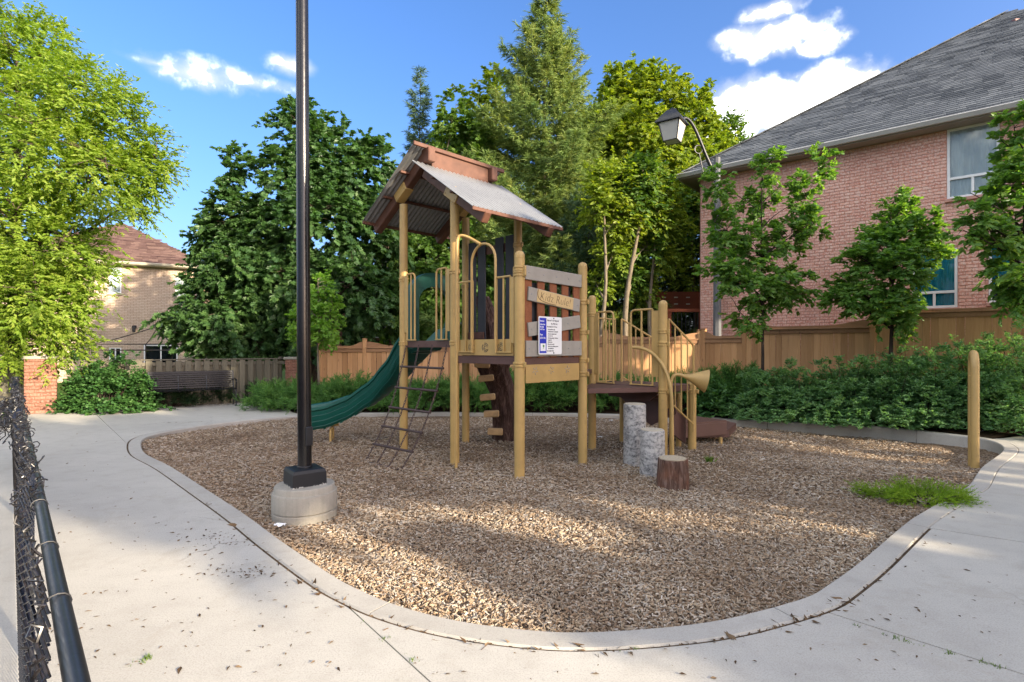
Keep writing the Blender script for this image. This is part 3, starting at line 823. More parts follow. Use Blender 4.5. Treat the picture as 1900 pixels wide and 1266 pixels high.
def build_play():
    t = Thing('play_structure', 'tan and brown climbing tower with metal gable roof, green slide and board barrier', 'play structure', (0, 7.6, 0))
    # posts with clamp collars; a domed cap where no roof sits on top
    def post(p, top, collars, dome=True):
        m = MB()
        m.tube([p + Z * -.35, p + Z * (top - (.05 if dome else 0))], PR, 20, caps=not dome)
        if dome:
            m.lathe(p + Z * (top - .05), [(PR, 0), (PR * .97, .018), (PR * .82, .038), (PR * .5, .055), (.004, .062)], 20)
        po = t.part('post', m, TAN)
        for z in collars:
            c = MB()
            for dz in (-.018, .018): c.lathe(p + Z * (z + dz - .014), [(PR + .003, 0), (PR + .010, .005), (PR + .010, .023), (PR + .003, .028)], 20)
            for s in (-1, 1):
                c.obox(p + W * s * (PR + .022) + Z * z, W * .02, U * .012, Z * .03, .004)
            t.part('collar', c, TAN, parent=po)
        if dome is True and top > 2:
            c = MB(); c.lathe(p + Z * (top - .075), [(PR + .0015, 0), (PR + .0035, .004), (PR + .0015, .008)], 20); t.part('cap_ring', c, TAN, parent=po)
        return po
    rt = {}
    for nm, p in (('A', pA), ('B', pB), ('C', pC), ('D', pD)):
        post(p, 3.62, [2.50, 1.56] if nm != 'D' else [3.02, 2.2, 1.5], dome=False)
    post(pE, 2.62, [2.42, 2.36, 1.30]); post(pF, 2.62, [2.1, 1.7, 1.33, 1.15])
    post(pG, 2.29, [2.0, .90]); post(pH, 2.14, [1.72, 1.55, .9])
    post(pI, 1.0, [.85]); post(pJ, 1.0, [.85])

    # decks: perforated plate look with a lip round the edge
    def deck(corners, z, lip=.085):
        ins = []
        cen = sum(corners, V(0, 0, 0)) / len(corners)
        q = [c + (cen - c).normalized() * .03 for c in corners]
        m = MB(); m.prism([c + Z * (z - .014) for c in q], Z * .014)
        d = t.part('deck', m, BROWN)
        n = len(q)
        for i in range(n):
            a, b = q[i], q[(i + 1) % n]; e = (b - a).normalized(); o = V(e.y, -e.x, 0)
            if o.dot(a - cen) < 0: o = -o
            m = MB(); m.bar(a + e * .045 + o * .01 + Z * (z - lip / 2), b - e * .045 + o * .01 + Z * (z - lip / 2), .018, lip + .01, ch=.004)
            for k in range(8):
                pp = a + e * ((b - a).length * (k + .75) / 8.5) + o * .0205 + Z * (z - .045)
                m.tube([pp, pp + o * .002], .007, 8)
            t.part('deck_lip', m, BROWN, parent=d)
        return d
    deck([pA, pB, pD, pC], Z1); deck([pB, pE, pF, pD], Z2); deck([pG, pH, pJ, pI], Z3)
    deck([pD, pF, pG], 1.17, .06)
    deck([pF, pH, pG], Z3 - .004, .06)

    # ---- gable roof: a lower right slope and a taller left slope, corrugated
    def rp(s, w, z): return C0 + U * s + W * w + Z * z
    def corrug(w0, z0, w1, z1, s0, s1, name):
        rows = []; n = int((s1 - s0) / .0085)
        dn = V(0, 0, 1)
        for w, z in ((w0, z0), (w1, z1)):
            rows.append([rp(s0 + (s1 - s0) * i / n, w, z + .014 * math.sin(i * .0085 / .076 * 2 * PI)) for i in range(n + 1)])
        low = [[p - Z * .0035 for p in r] for r in rows]
        m = MB(); m.strip(rows, True); m.strip([r[::-1] for r in low], True)
        m.strip([rows[0], low[0]]); m.strip([rows[1], low[1]])
        m.strip([[rows[0][0], low[0][0]], [rows[1][0], low[1][0]]]); m.strip([[rows[0][-1], low[0][-1]], [rows[1][-1], low[1][-1]]])
        return t.part(name, m, TIN)
    R0, R1 = (-.02, 4.075), (1.25, 3.215)
    L0, L1 = (.02, 4.315), (-1.36, 3.46)
    pr = corrug(R0[0], R0[1], R1[0], R1[1], -.85, .85, 'roof_panel'); pl = corrug(L0[0], L0[1], L1[0], L1[1], -.85, .85, 'roof_panel')
    # a lapped second sheet on the right slope
    def slope_pt(e0, e1, f, drop): return e0[0] + (e1[0] - e0[0]) * f, e0[1] + (e1[1] - e0[1]) * f - drop
    for s in (-.6, .6):
        for e0, e1 in ((R0, R1), (L0, L1)):
            a = slope_pt(e0, e1, -.005, .115); b = slope_pt(e0, e1, .985, .115)
            m = MB(); m.bar(rp(s, *a), rp(s, *b), .115, .15, ch=.01)
            t.part('rafter', m, BEAM)
    for e0, e1, par in ((R0, R1, pr), (L0, L1, pl)):
        for f in (.3, .62):
            w, z = slope_pt(e0, e1, f, .042)
            m = MB(); m.bar(rp(-.8, w, z), rp(.8, w, z), .06, .034, ch=.005); t.part('purlin', m, BEAM, parent=par)
        w, z = slope_pt(e0, e1, 1.0, .022); sg = 1 if w > 0 else -1
        m = MB(); m.bar(rp(-.85, w - sg * .01, z), rp(.85, w - sg * .01, z), .03, .045, ch=.004); t.part('eave_strip', m, BEAM, parent=par)
    m = MB(); m.bar(rp(-.86, L0[0] + .01, L0[1] - .012), rp(.86, L0[0] + .01, L0[1] - .012), .035, .055, ch=.005); t.part('ridge_strip', m, BEAM, parent=pl)
    m = MB(); m.bar(rp(-.54, .0, 4.16), rp(.54, .0, 4.16), .03, .24, ch=.004); t.part('ridge_board', m, BEAM)
    for s in (-.6, .6):
        m = MB(); m.obox(rp(s, .015, 4.19), U * .06, W * .09, Z * .1, .012); t.part('ridge_block', m, BEAM)
    # post-top brackets
    for p, e0, e1 in ((pA, L0, L1), (pC, L0, L1), (pB, R0, R1), (pD, R0, R1)):
        w = .6 if e0 is R0 else -.6
        f = (w - e0[0]) / (e1[0] - e0[0]); s = -.6 if p in (pA, pB) else .6
        dirv = (rp(s, *e1) - rp(s, *e0)).normalized()
        c = rp(s, *slope_pt(e0, e1, f, .135)); nrm = U.cross(dirv).normalized()
        if nrm.z < 0: nrm = -nrm
        m = MB(); m.obox(c, dirv * .15, U * .072, nrm * .068, .008)
        for q in (-.11, .11):
            for r in (-.03, .03):
                pp = c + dirv * q + nrm * r - U * .073; m.tube([pp, pp - U * .006], .009, 8)
        t.part('roof_bracket', m, TAN)

    # ---- barrier panels of upright bars
    def panel(a, b, z0, z1, n, curl=None, r=.0135, plate=None, foot=True, name='bar_panel'):
        """upright bars between plan points a and b; curl = 'a' / 'b': that end's outer bar bends into the top rail"""
        m = MB(); e = (b - a).normalized(); L = (b - a).length
        rr = .075
        aa, bb = a + Z * z1, b + Z * z1
        if curl == 'a': pts = arc_corner(a + Z * z0, aa, bb, rr)
        elif curl == 'b': pts = arc_corner(b + Z * z0, bb, aa, rr)
        else: pts = [aa, bb]
        m.tube(pts, r, 8)
        for i in range(n):
            f = i / (n - 1)
            if (curl == 'a' and i == 0) or (curl == 'b' and i == n - 1): continue
            p = a + e * L * f; m.tube([p + Z * z0, p + Z * (z1 - .004)], r * .92, 8)
        o = t.part(name, m, TAN)
        m = MB(); m.bar(a - e * .02 + Z * (z0 + .008), b + e * .02 + Z * (z0 + .008), .03, .016, ch=.003); t.part('foot_rail', m, TAN, parent=o)
        if plate is not None:
            c0, c1 = plate
            m = MB(); m.bar(c0 + Z * ((z0 + z1) / 2 + .05), c1 + Z * ((z0 + z1) / 2 + .05), .012, (z1 - z0) * .86, ch=.004); t.part('side_plate', m, TAN, parent=o)
        return o
    off = -U * .03
    # A-B face (ladder entry)
    panel(pA + W * .14 + off, pA + W * .33 + off, Z1 + .01, Z1 + .98, 3, 'b', plate=(pA + W * .07 + off, pA + W * .13 + off))
    panel(pB - W * .36 + off, pB - W * .14 + off, Z1 + .01, Z1 + .98, 3, 'a', plate=(pB - W * .13 + off, pB - W * .07 + off))
    # B-E face: bars, arch and kick panel with ring cut-outs
    panel(pB + W * .12 + off, pB + W * .40 + off, Z2 + .05, Z2 + .96, 3, None, plate=(pB + W * .06 + off, pB + W * .12 + off))
    panel(pE - W * .36 + off, pE - W * .12 + off, Z2 + .05, Z2 + .96, 3, None, plate=(pE - W * .12 + off, pE - W * .06 + off))
    a, b = pB + W * .40 + off * 1.6, pE - W * .36 + off * 1.6
    h = Z2 + 1.40
    m = MB(); pts = [a + Z * (Z2 + .05)]
    c = (a + b) / 2; rad = (b - a).length / 2
    for i in range(13):
        an = PI * i / 12; pts.append(c - W * rad * math.cos(an) + Z * (h - rad + rad * math.sin(an)))
    pts.append(b + Z * (Z2 + .05)); m.tube(pts, .0165, 10); t.part('entry_arch', m, TAN)
    m = MB()
    m.bar(pB + W * .09 + off * .3 + Z * (Z2 + .115), pE - W * .09 + off * .3 + Z * (Z2 + .115), .014, .20, ch=.004)
    kp = t.part('kick_panel', m, TAN)
    m = MB()
    for cx_ in (.36, .62, .90):
        cc = pB + W * cx_ + off * .3 - U * .0078 + Z * (Z2 + .115)
        for r_, a0, a1 in ((.055, .3, 1.9), (.055, 2.4, 3.9), (.055, 4.4, 5.9), (.036, 0, 2.4), (.036, 3.2, 5.6), (.018, 1, 5)):
            m.tube([cc + (W * math.cos(a0 + (a1 - a0) * k / 8) + Z * math.sin(a0 + (a1 - a0) * k / 8)) * r_ for k in range(9)], .0042, 5)
    t.part('ring_motif', m, SLATE, parent=kp)
    # tall hand loop that stands free in front of B and bends over to the arch
    base = V(-.712, 6.86, -.06)
    top = V(base.x + .012, 6.86, 2.94)
    en = a + Z * (h - .06) + (b - a) * .0
    pts = [base, V(top.x, top.y, 2.80)] + bez(V(top.x, top.y, 2.80), V(top.x, top.y, 2.96), top + V(.05, .03, .03), c + Z * (h + .0) - W * .04 + off * .5, 10)[1:]
    m = MB(); m.tube(pts, .020, 12); t.part('hand_loop', m, TAN)

    # C-D face (far side): slate planks with a brown cross board, gap in the middle for the trunk climber
    for f in (.14, .33, .67, .86):
        cpt = pC + W * (SIDE * f) + U * .0
        m = MB(); m.obox(cpt + Z * (Z1 + .80), W * .088, U * .012, Z * .80, .005); t.part('slate_plank', m, SLATE)
    m = MB(); m.bar(pC + W * .1 + U * .03 + Z * (Z1 + 1.44), pD - W * .1 + U * .03 + Z * (Z1 + 1.44), .024, .13, ch=.004); t.part('cross_board', m, BEAM)
    m = MB(); m.bar(pC + W * .1 - U * .03 + Z * (Z1 + .1), pC + W * .48 - U * .03 + Z * (Z1 + .1), .02, .11, ch=.004); t.part('toe_board', m, BEAM)

    # ---- board barrier on the E-F face with the written board and the rules plate
    e = U; n = W; a0 = pE + U * .075 + W * .0; Lb = SIDE - .15
    for i in range(5):
        s = .065 + (Lb - .13) * i / 4
        m = MB(); m.obox(a0 + e * s + Z * (Z2 + .52), e * .062, n * .012, Z * .53, .004); t.part('upright_board', m, REDBROWN)
    for i in range(3):
        s = .2 + (Lb - .4) * i / 2 + .05
        m = MB(); m.obox(a0 + e * s - n * .07 + Z * (Z2 + .45), e * .05, n * .01, Z * .45, .004); t.part('slate_plank', m, SLATE)
    def cross(s0, s1, z0, z1, hh, name='cross_board', tp=0.0):
        p, q = a0 + e * s0 + n * .026 + Z * z0, a0 + e * s1 + n * .026 + Z * z1
        m = MB(); m.bar(p, q, .024, hh, ch=.004)
        o = t.part(name, m, GREYBOARD)
        m = MB(); dd = (q - p)
        for k in (.05, .3, .52, .74, .95):
            pp = p + dd * k + n * .0125; m.tube([pp, pp + n * .004], .009, 8)
        t.part('bolt', m, TIN, parent=o)
        return o, p, q
    cross(-.01, Lb + .01, Z2 + 1.0, Z2 + .985, .165)
    ob, p, q = cross(.04, Lb - .03, Z2 + .755, Z2 + .66, .165)
    cross(.04, Lb - .02, Z2 + .325, Z2 + .455, .165)
    cross(-.0, Lb + .01, Z2 + .10, Z2 + .105, .19)
    dd = (q - p).normalized(); upv = n.cross(dd); upv = upv if upv.z > 0 else -upv
    # pale routed field with the words
    m = MB(); m.obox(p + (q - p) * .50 + n * .0145, dd * .345, n * .003, upv * .076, .002)
    fld = t.part('written_field', m, painted('pale_board_face', (.56, .41, .20), .6, .08, .2, .1, 8), parent=ob)
    def text(body, size, pos, right, up_, nrm, mat, parent, name, ext=.0012, shear=0.0, sx=1.0, bold=0.0, space=1.0):
        cu = bpy.data.curves.new(name, 'FONT'); cu.body = body; cu.size = size; cu.extrude = ext; cu.shear = shear; cu.offset = bold
        cu.space_character = space; cu.resolution_u = 3
        tmp = bpy.data.objects.new('tmp', cu); COL.objects.link(tmp)
        dg = bpy.context.evaluated_depsgraph_get(); dg.update()
        me = bpy.data.meshes.new_from_object(tmp.evaluated_get(dg)); bpy.data.objects.remove(tmp); bpy.data.curves.remove(cu)
        me.materials.clear(); me.materials.append(mat)
        o = bpy.data.objects.new(name, me); COL.objects.link(o); o.parent = parent
        M = Matrix((( right.x * sx, up_.x, nrm.x, pos.x), (right.y * sx, up_.y, nrm.y, pos.y), (right.z * sx, up_.z, nrm.z, pos.z), (0, 0, 0, 1)))
        o.matrix_local = Matrix.Translation(-t.loc) @ M
        return o
    ink = plain('routed_groove', (.10, .055, .03), .8)
    start = p + (q - p) * .50 + n * .0178 - dd * .30 - upv * .045
    text('Kidz Rule!', .145, start, dd, upv, n, ink, ob, 'lettering', shear=.12, sx=.92, bold=-.0035, space=1.06)
    curve = [start + dd * (-.03) + upv * .12, start + dd * (-.04) + upv * .06, start + dd * (-.0) + upv * .005, start + dd * .12 - upv * .018, start + dd * .3 - upv * .022]
    m = MB(); m.tube(catmull(curve, 5), .0035, 5); t.part('flourish', m, ink, parent=ob)
    # rules plate
    sc = a0 + e * .40 + n * .060 + Z * (Z2 + .26)
    m = MB(); pw, ph = .215, .23; cor = []
    for (sx, sz) in ((1, 1), (-1, 1), (-1, -1), (1, -1)):
        for k in range(5):
            an = {(1, 1): 0, (-1, 1): PI / 2, (-1, -1): PI, (1, -1): 1.5 * PI}[(sx, sz)] + PI / 2 * k / 4
            cor.append(sc + e * (sx * (pw - .02) + .02 * math.cos(an)) + Z * (sz * (ph - .02) + .02 * math.sin(an)))
    m.prism(cor, n * .005)
    plate = t.part('rules_plate', m, WHITE)
    blue = plain('sign_blue', (.02, .035, .42), .4); black = plain('sign_print', (.035, .035, .045), .6)
    m = MB(); m.obox(sc - e * .138 + n * .0062, e * .062, n * .001, Z * .212, 0); t.part('blue_column', m, blue, parent=plate)
    m = MB(); m.obox(sc - e * .138 + n * .0076 - Z * .142, e * .047, n * .001, Z * .046, 0); t.part('emblem_field', m, WHITE, parent=plate)
    m = MB(); m.tube([sc - e * .130 + n * .0085 - Z * .127, sc - e * .130 + n * .0092 - Z * .127], .015, 12)
    m.bar(sc - e * .134 + n * .0088 - Z * .162, sc - e * .130 + n * .0088 - Z * .135, .001, .006, up=(1, 1, 0)); t.part('leaf_emblem', m, plain('emblem_green', (.09, .25, .06), .5), parent=plate)
    lines = [(.175, .030, 'Welcome To Our Playground', .0), (.135, .030, 'Play With Care', .07), (.100, .026, 'Most Suitable For 5-12 Years', .0), (.068, .022, '- No dogs allowed at play', .01), (.042, .022, '- Adult supervision is recommended', .01),
             (.014, .022, '- Do not use equipment when', .01), (-.010, .022, '  it is wet or icy', .01), (-.036, .022, '- No running, pushing or shoving on', .01), (-.060, .022, '  equipment', .01), (-.086, .022, '- No bare feet', .01),
             (-.112, .022, '- Play at your own risk', .01), (-.138, .022, '- Remove scarves, helmets and loose', .01), (-.162, .022, '  items before play', .01), (-.192, .020, 'Report damage by calling', .0)]
    for dz, sz, body, dx in lines:
        text(body, sz, sc + e * (-.062 + dx) + n * .0060 + Z * dz, e, Z, n, black, plate, 'print_line', .0004, sx=.60 if len(body) > 20 else .66, bold=.0003)
    for dz, body, sz in ((.165, 'Attention', .032), (.125, 'Children Must', .026), (.095, 'Play Safely', .027), (.065, 'At All Times', .026), (.0, 'Phone', .032), (-.038, '905-555-0100', .03)):
        if any(ch.isdigit() for ch in body): body = 'Call For Help'
        text(body, sz, sc + e * -.194 + n * .0076 + Z * dz, e, Z, n, WHITE, plate, 'print_line', .0004, sx=.62, bold=.0006)
    for dx, dz in ((.06, .212), (.06, -.212)):
        m = MB(); m.tube([sc + e * dx + n * .004 + Z * dz, sc + e * dx + n * .010 + Z * dz], .008, 8); t.part('rivet', m, BLACKSAT, parent=plate)
    # brown lip and tan step panel below the barrier
    m = MB(); m.bar(pE + U * .09 + W * .01 + Z * (Z2 - .20), pF - U * .09 + W * .01 + Z * (Z2 - .20), .012, .22, ch=.004); sp = t.part('step_panel', m, TAN)
    m = MB()
    for cx_ in (.25, .55, .86):
        cc = pE + U * cx_ + W * .0185 + Z * (Z2 - .165)
        for k in range(5):
            an = 2 * PI * k / 5 + cx_ * 3
            m.tube([cc + (U * math.cos(an) + Z * math.sin(an)) * .018, cc + (U * math.cos(an + .35) + Z * math.sin(an + .35)) * .05], .004, 5)
    t.part('flower_motif', m, GREYBOARD, parent=sp)

    # ---- chain ladder from the A-B edge down to the mulch
    top0, top1 = pA + W * .12 - U * .04, pB - W * .12 - U * .04
    b0, b1 = V(-2.0, 7.28, -.06), V(-1.41, 6.78, -.06)
    def lad(f, u):
        """u 0 top .. 1 ground"""
        a_ = top0.lerp(top1, f) + Z * (Z1 - .06); c_ = b0.lerp(b1, f)
        mid = a_.lerp(c_, .5) + (a_ - c_).normalized() * 0
        mid = V(lerp(a_.x, c_.x, .30), lerp(a_.y, c_.y, .30), lerp(a_.z, c_.z, .56)); mid.z -= .10
        return a_ * (1 - u) ** 2 + mid * 2 * u * (1 - u) + c_ * u * u
    for f in (0.0, 1 / 3, 2 / 3, 1.0):
        m = MB(); n_l = 40; prev = None
        pts = [lad(f, i / n_l) for i in range(n_l + 1)]
        for i in range(n_l):
            p0, p1 = pts[i], pts[i + 1]; d = (p1 - p0); L = d.length; d = d.normalized()
            sd = (W - d * W.dot(d)).normalized()
            if i % 2: sd = d.cross(sd)
            cen = (p0 + p1) / 2; hl = L * .66; hw = .011
            ring = [cen + d * (hl * math.cos(2 * PI * k / 8)) + sd * (hw * math.sin(2 * PI * k / 8)) for k in range(8)]
            m.tube(ring, .0055, 4, closed=True)
        t.part('chain', m, CHAIN)
    for u in (.16, .325, .49, .655, .82):
        p0, p1 = lad(0, u), lad(1, u); d = (p1 - p0).normalized()
        m = MB(); m.tube([p0 - d * .03, p1 + d * .03], .0165, 10); t.part('rung', m, CHAIN)
    m = MB(); m.tube([lad(0, .985), lad(1, .985)], .012, 8); t.part('rung', m, CHAIN)

    # ---- trunk climber on the far side, with pale foothold blocks
    bark = trunk_bark()
    cl = catmull([V(-.10, 9.22, -.2), V(-.11, 9.20, .25), V(-.17, 9.12, .75), V(-.30, 9.0, 1.12), V(-.33, 8.96, 1.34), V(-.34, 8.94, 1.6), V(-.40, 8.95, 2.0), V(-.50, 9.0, 2.35)], 6)
    rad = [.245, .22, .205, .25, .33, .24, .15, .11]
    nr = len(cl); m = MB(); rows = []
    for i, p in enumerate(cl):
        x = i / (nr - 1) * (len(rad) - 1); k = min(int(x), len(rad) - 2); r = lerp(rad[k], rad[k + 1], x - k)
        row = []
        for q in range(40):
            an = 2 * PI * q / 40
            g = 1 + .07 * math.sin(an * 7 + i * .18) + .045 * math.sin(an * 13 - i * .3) + RNG.uniform(-.02, .02)
            row.append(p + V(math.cos(an) * r * g, math.sin(an) * r * g, 0))
        rows.append(row)
    m.strip(rows, True, closed_u=True); m.add(rows[-1], [list(range(40))])
    tr = t.part('trunk_climber', m, bark)
    hold = painted('foothold_block', (.52, .33, .16), .65, .15, .2, .3, 9)
    for i, (x, y, Yd) in enumerate(((895, 677, 8.60), (902, 702, 8.66), (905, 737, 8.74), (912, 768, 8.82), (919, 801, 8.88))):
        cpt = P(x, y, Yd); an = RNG.uniform(-.12, .12)
        m = MB(); m.obox(cpt, V(.125 * math.cos(an), -.02, .125 * math.sin(an)), V(0, .09, 0), V(-.048 * math.sin(an), 0, .048 * math.cos(an)), .014)
        t.part('foothold', m, hold)

    # ---- green slide leaving the A-C face, bending towards the left
    path = bez(V(-1.30, 8.50, 0), V(-1.75, 8.98, 0), V(-2.35, 9.12, 0), V(-3.36, 8.80, 0), 30)
    def zs(f):
        pts_ = [(0, 1.56), (.10, 1.54), (.22, 1.36), (.40, 1.0), (.60, .66), (.78, .42), (.9, .31), (1, .27)]
        for (f0, z0), (f1, z1) in zip(pts_, pts_[1:]):
            if f <= f1: return lerp(z0, z1, smooth(0, 1, (f - f0) / (f1 - f0)) * .35 + .65 * (f - f0) / (f1 - f0))
        return .27
    prof = [(-.31, .245), (-.35, .26), (-.35, .215), (-.312, .195), (-.295, .0), (-.21, -.11), (.21, -.11), (.295, .0), (.312, .195), (.35, .215), (.35, .26), (.31, .245), (.275, .05), (.18, -.05), (-.18, -.05), (-.275, .05)]
    rows = []
    for i, p in enumerate(path):
        f = i / (len(path) - 1); d = (path[min(i + 1, len(path) - 1)] - path[max(i - 1, 0)]).normalized()
        sd = V(d.y, -d.x, 0)
        rows.append([p + sd * a_ + Z * (zs(f) + b_) for a_, b_ in prof])
    m = MB(); m.strip(rows, True, closed_u=True); m.add(rows[0], [list(range(16))]); m.add(rows[-1], [list(range(16))])
    slide = t.part('slide', m, GREEN)
    # moulded ribs on its outer sides
    m = MB()
    for i in range(3, 29, 3):
        d = (path[i + 1] - path[i - 1]); d3 = V(d.x, d.y, 0).normalized(); sd = V(d3.y, -d3.x, 0)
        f0, f1 = (i - .9) / 30, (i + .9) / 30
        c_ = path[i] + Z * (zs(i / 30) - .115); dd_ = d3 * .02 + Z * ((zs(f1) - zs(f0)) * .2)
        m.obox(c_, dd_, sd * .2, Z * .014, .006)
    for sgn in (-1, 1):
        for hh, oo in ((.12, .303), (.03, .296), (-.06, .258)):
            ln = []
            for i in range(1, 30):
                d = (path[i + 1] - path[i - 1]); sd = V(d.y, -d.x, 0).normalized(); ln.append(path[i] + sd * oo * sgn + Z * (zs(i / 30) + hh))
            m.tube(ln, .008, 6)
    t.part('slide_rib', m, GREEN, parent=slide)
    # arched hood panel
    hc = (pA + pC) / 2 - W * .03; m = MB()
    outer, inner = [], []
    for i in range(17):
        an = PI * i / 16
        outer.append(hc - U * (.46 * math.cos(an)) + Z * (Z1 + .72 + .36 * math.sin(an)))
        inner.append(hc - U * (.30 * math.cos(an)) + Z * (Z1 + .62 + .24 * math.sin(an)))
    outer = [hc - U * .46 + Z * (Z1 + .0)] + outer + [hc + U * .46 + Z * Z1]; inner = [hc - U * .30 + Z * Z1] + inner + [hc + U * .30 + Z * Z1]
    th = -W * .10
    m.strip([outer, inner]); m.strip([[p_ + th for p_ in outer], [p_ + th for p_ in inner]]); m.strip([outer, [p_ + th for p_ in outer]], True); m.strip([inner, [p_ + th for p_ in inner]], True)
    t.part('slide_hood', m, GREEN, parent=slide)
    for s in (-1, 1):
        c_ = hc + U * s * .36 - W * .2
        m = MB(); m.prism([c_ + Z * Z1, c_ + W * .2 + Z * Z1, c_ + W * .2 + Z * (Z1 + .52), c_ + W * .08 + Z * (Z1 + .5), c_ - W * .12 + Z * (Z1 + .12)], U * .05); t.part('slide_cheek', m, GREEN, parent=slide)
    # bent foot under the slide's end
    q = path[26] - Z * .03; d3 = (path[27] - path[25]).normalized(); sd = V(d3.y, -d3.x, 0)
    m = MB()
    m.tube(arc_corner(q + sd * .20 + Z * -.06, q + sd * .20 + Z * .20, q + Z * .21, .08) + arc_corner(q + Z * .21, q - sd * .20 + Z * .20, q - sd * .20 + Z * -.06, .08)[1:], .019, 10)
    m.obox(q + sd * .22 + Z * .235, d3 * .09, sd * .012, Z * .035, .008)
    t.part('slide_foot', m, TAN, parent=slide)

    # ---- log-step platform: rails, hand loop, talk tube, winding steps
    e = W; off2 = -U * .02
    panel(pG + e * .13 + off2, pG + e * .40 + off2, Z3 + .01, Z3 + 1.08, 3, 'b', r=.0155, plate=(pG + e * .02 + off2, pG + e * .11 + off2))
    panel(pH - e * .50 + off2, pH - e * .15 + off2, Z3 + .01, Z3 + 1.08, 3, 'a', r=.0155, plate=(pH - e * .14 + off2, pH - e * .05 + off2))
    # rear guard and descending stair rails
    def stair_rail(p0, d_, L, z0, z1, drop, n_):
        m = MB(); p1 = p0 + d_ * L
        m.tube(arc_corner(p0 + Z * z1, p1 + Z * (z1 - drop), p1 + Z * (z0 - drop), .06), .0155, 8)
        m.tube([p0 + Z * (z0 + .1), p1 + Z * (z0 - drop + .1)], .013, 8)
        m.tube([p0 + Z * z1, p0 + Z * z0], .0155, 8)
        for i in range(1, n_):
            f = i / n_; p_ = p0.lerp(p1, f); m.tube([p_ + Z * (z0 + .1 - drop * f), p_ + Z * (z1 - drop * f)], .0105, 8)
        return t.part('stair_rail', m, TAN)
    stair_rail(pG + U * .62 + W * .12, V(.96, .25, 0).normalized(), .62, Z3 - .02, Z3 + 1.0, .34, 5)
    stair_rail(pH + U * .12 + W * .02, V(.85, .5, 0).normalized(), .50, Z3 - .30, Z3 + .94, .36, 4)
    panel(pG + U * .12, pG + U * .62, Z3 + .01, Z3 + 1.0, 4, None, r=.0125)
    # hand loop over the log steps
    st = V(1.72, 7.66, 1.50)
    pts = bez(st, st + V(.24, -.22, .015), V(2.135, 7.27, 1.25), V(2.15, 7.25, .78), 14) + [V(2.16, 7.25, -.09)]
    m = MB(); m.tube(pts, .0235, 12); t.part('hand_loop', m, TAN)
    # talk tube with its flared mouth
    tb = V(2.20, 7.46, 0)
    pts = [tb + Z * -.06, tb + Z * .98] + bez(tb + Z * .98, tb + V(0, 0, 1.15), tb + V(.09, 0, 1.14), tb + V(.19, -.02, 1.10), 8)[1:]
    m = MB(); m.tube(pts, .024, 12)
    tt = t.part('talk_tube', m, TAN)
    ax = V(.92, -.16, -.20).normalized(); s0 = pts[-1] - ax * .01
    side = ax.cross(Z).normalized(); up_ = side.cross(ax)
    rows = []
    for k, (l, r_) in enumerate(((0, .024), (.08, .055), (.18, .103), (.285, .155), (.298, .164), (.298, .160), (.285, .150), (.18, .097), (.08, .048), (.02, .018))):
        rows.append([s0 + ax * l + (side * math.cos(2 * PI * q / 28) + up_ * math.sin(2 * PI * q / 28)) * r_ for q in range(28)])
    m = MB(); m.strip(rows, True, closed_u=True); t.part('flared_mouth', m, TAN, parent=tt)
    m = MB(); m.tube([tb + Z * .99 + V(-.02, 0, 0), pH + Z * 1.02], .010, 8); t.part('tie_bar', m, TAN, parent=tt)
    # winding steps
    piv = V(2.56, 8.28, 0)
    for i, (a0_, a1_, zt, r_) in enumerate(((150, 112, .75, .98), (112, 70, .54, .98), (70, 24, .33, .98))):
        pol = [piv + V(.05 * math.cos(math.radians((a0_ + a1_) / 2)), .05 * math.sin(math.radians((a0_ + a1_) / 2)), zt)]
        for k in range(7):
            an = math.radians(lerp(a0_, a1_, k / 6)); pol.append(piv + V(r_ * math.cos(an), r_ * math.sin(an), zt))
        m = MB(); m.prism(pol, Z * -.05); s_ = t.part('winding_step', m, BROWN)
        m = MB(); an = math.radians(a1_)
        m.bar(piv + V(.06 * math.cos(an), .06 * math.sin(an), zt - .13), piv + V(r_ * math.cos(an), r_ * math.sin(an), zt - .13), .012, .19); t.part('riser', m, BROWN, parent=s_)
    # dark landing frame and stringer seen under the platform
    m = MB(); m.prism([pG + U * .25 + W * .12 + Z * (Z3 - .09), pH + U * .05 - W * .1 + Z * (Z3 - .09), pH + U * .05 - W * .25 + Z * (Z3 - .22), pG + U * .25 + W * .12 + Z * (Z3 - .20)], U * .03); t.part('stringer', m, BROWN)
    m = MB(); m.prism([pG + U * .55 + W * .10 + Z * (Z3 - .20), pH + U * .45 - W * .05 + Z * (Z3 - .22), pH + U * .45 - W * .05 + Z * (Z3 - .42), pH + U * .45 - W * .45 + Z * (Z3 - .62), pG + U * .55 + W * .45 + Z * (Z3 - .50)], U * .03); t.part('stringer', m, BROWN)
    m = MB(); m.prism([V(2.34, 7.95, .62), V(2.60, 8.14, .44), V(2.60, 8.14, .05), V(2.34, 7.95, .24)], V(.02, -.02, 0)); t.part('stringer', m, BROWN)
    m = MB(); m.tube([piv + Z * -.1, piv + Z * .80], .042, 12); t.part('newel_post', m, TAN)
    bs = [G(1263, 817, .02), G(1352, 815, .02), G(1366, 801, .02), G(1350, 797, .02), G(1300, 788, .02), G(1266, 786, .02)]
    m = MB(); m.prism([p_ + Z * .03 for p_ in bs], Z * .12); o = t.part('bottom_step', m, BROWN)
    m = MB(); 
    for p_ in (bs[1], bs[4]): m.tube([p_.lerp(V(2.9, 8.5, .02), .25) + Z * -.2, p_.lerp(V(2.9, 8.5, .02), .25) + Z * .04], .03, 8)
    t.part('step_leg', m, TAN, parent=o)
    return t

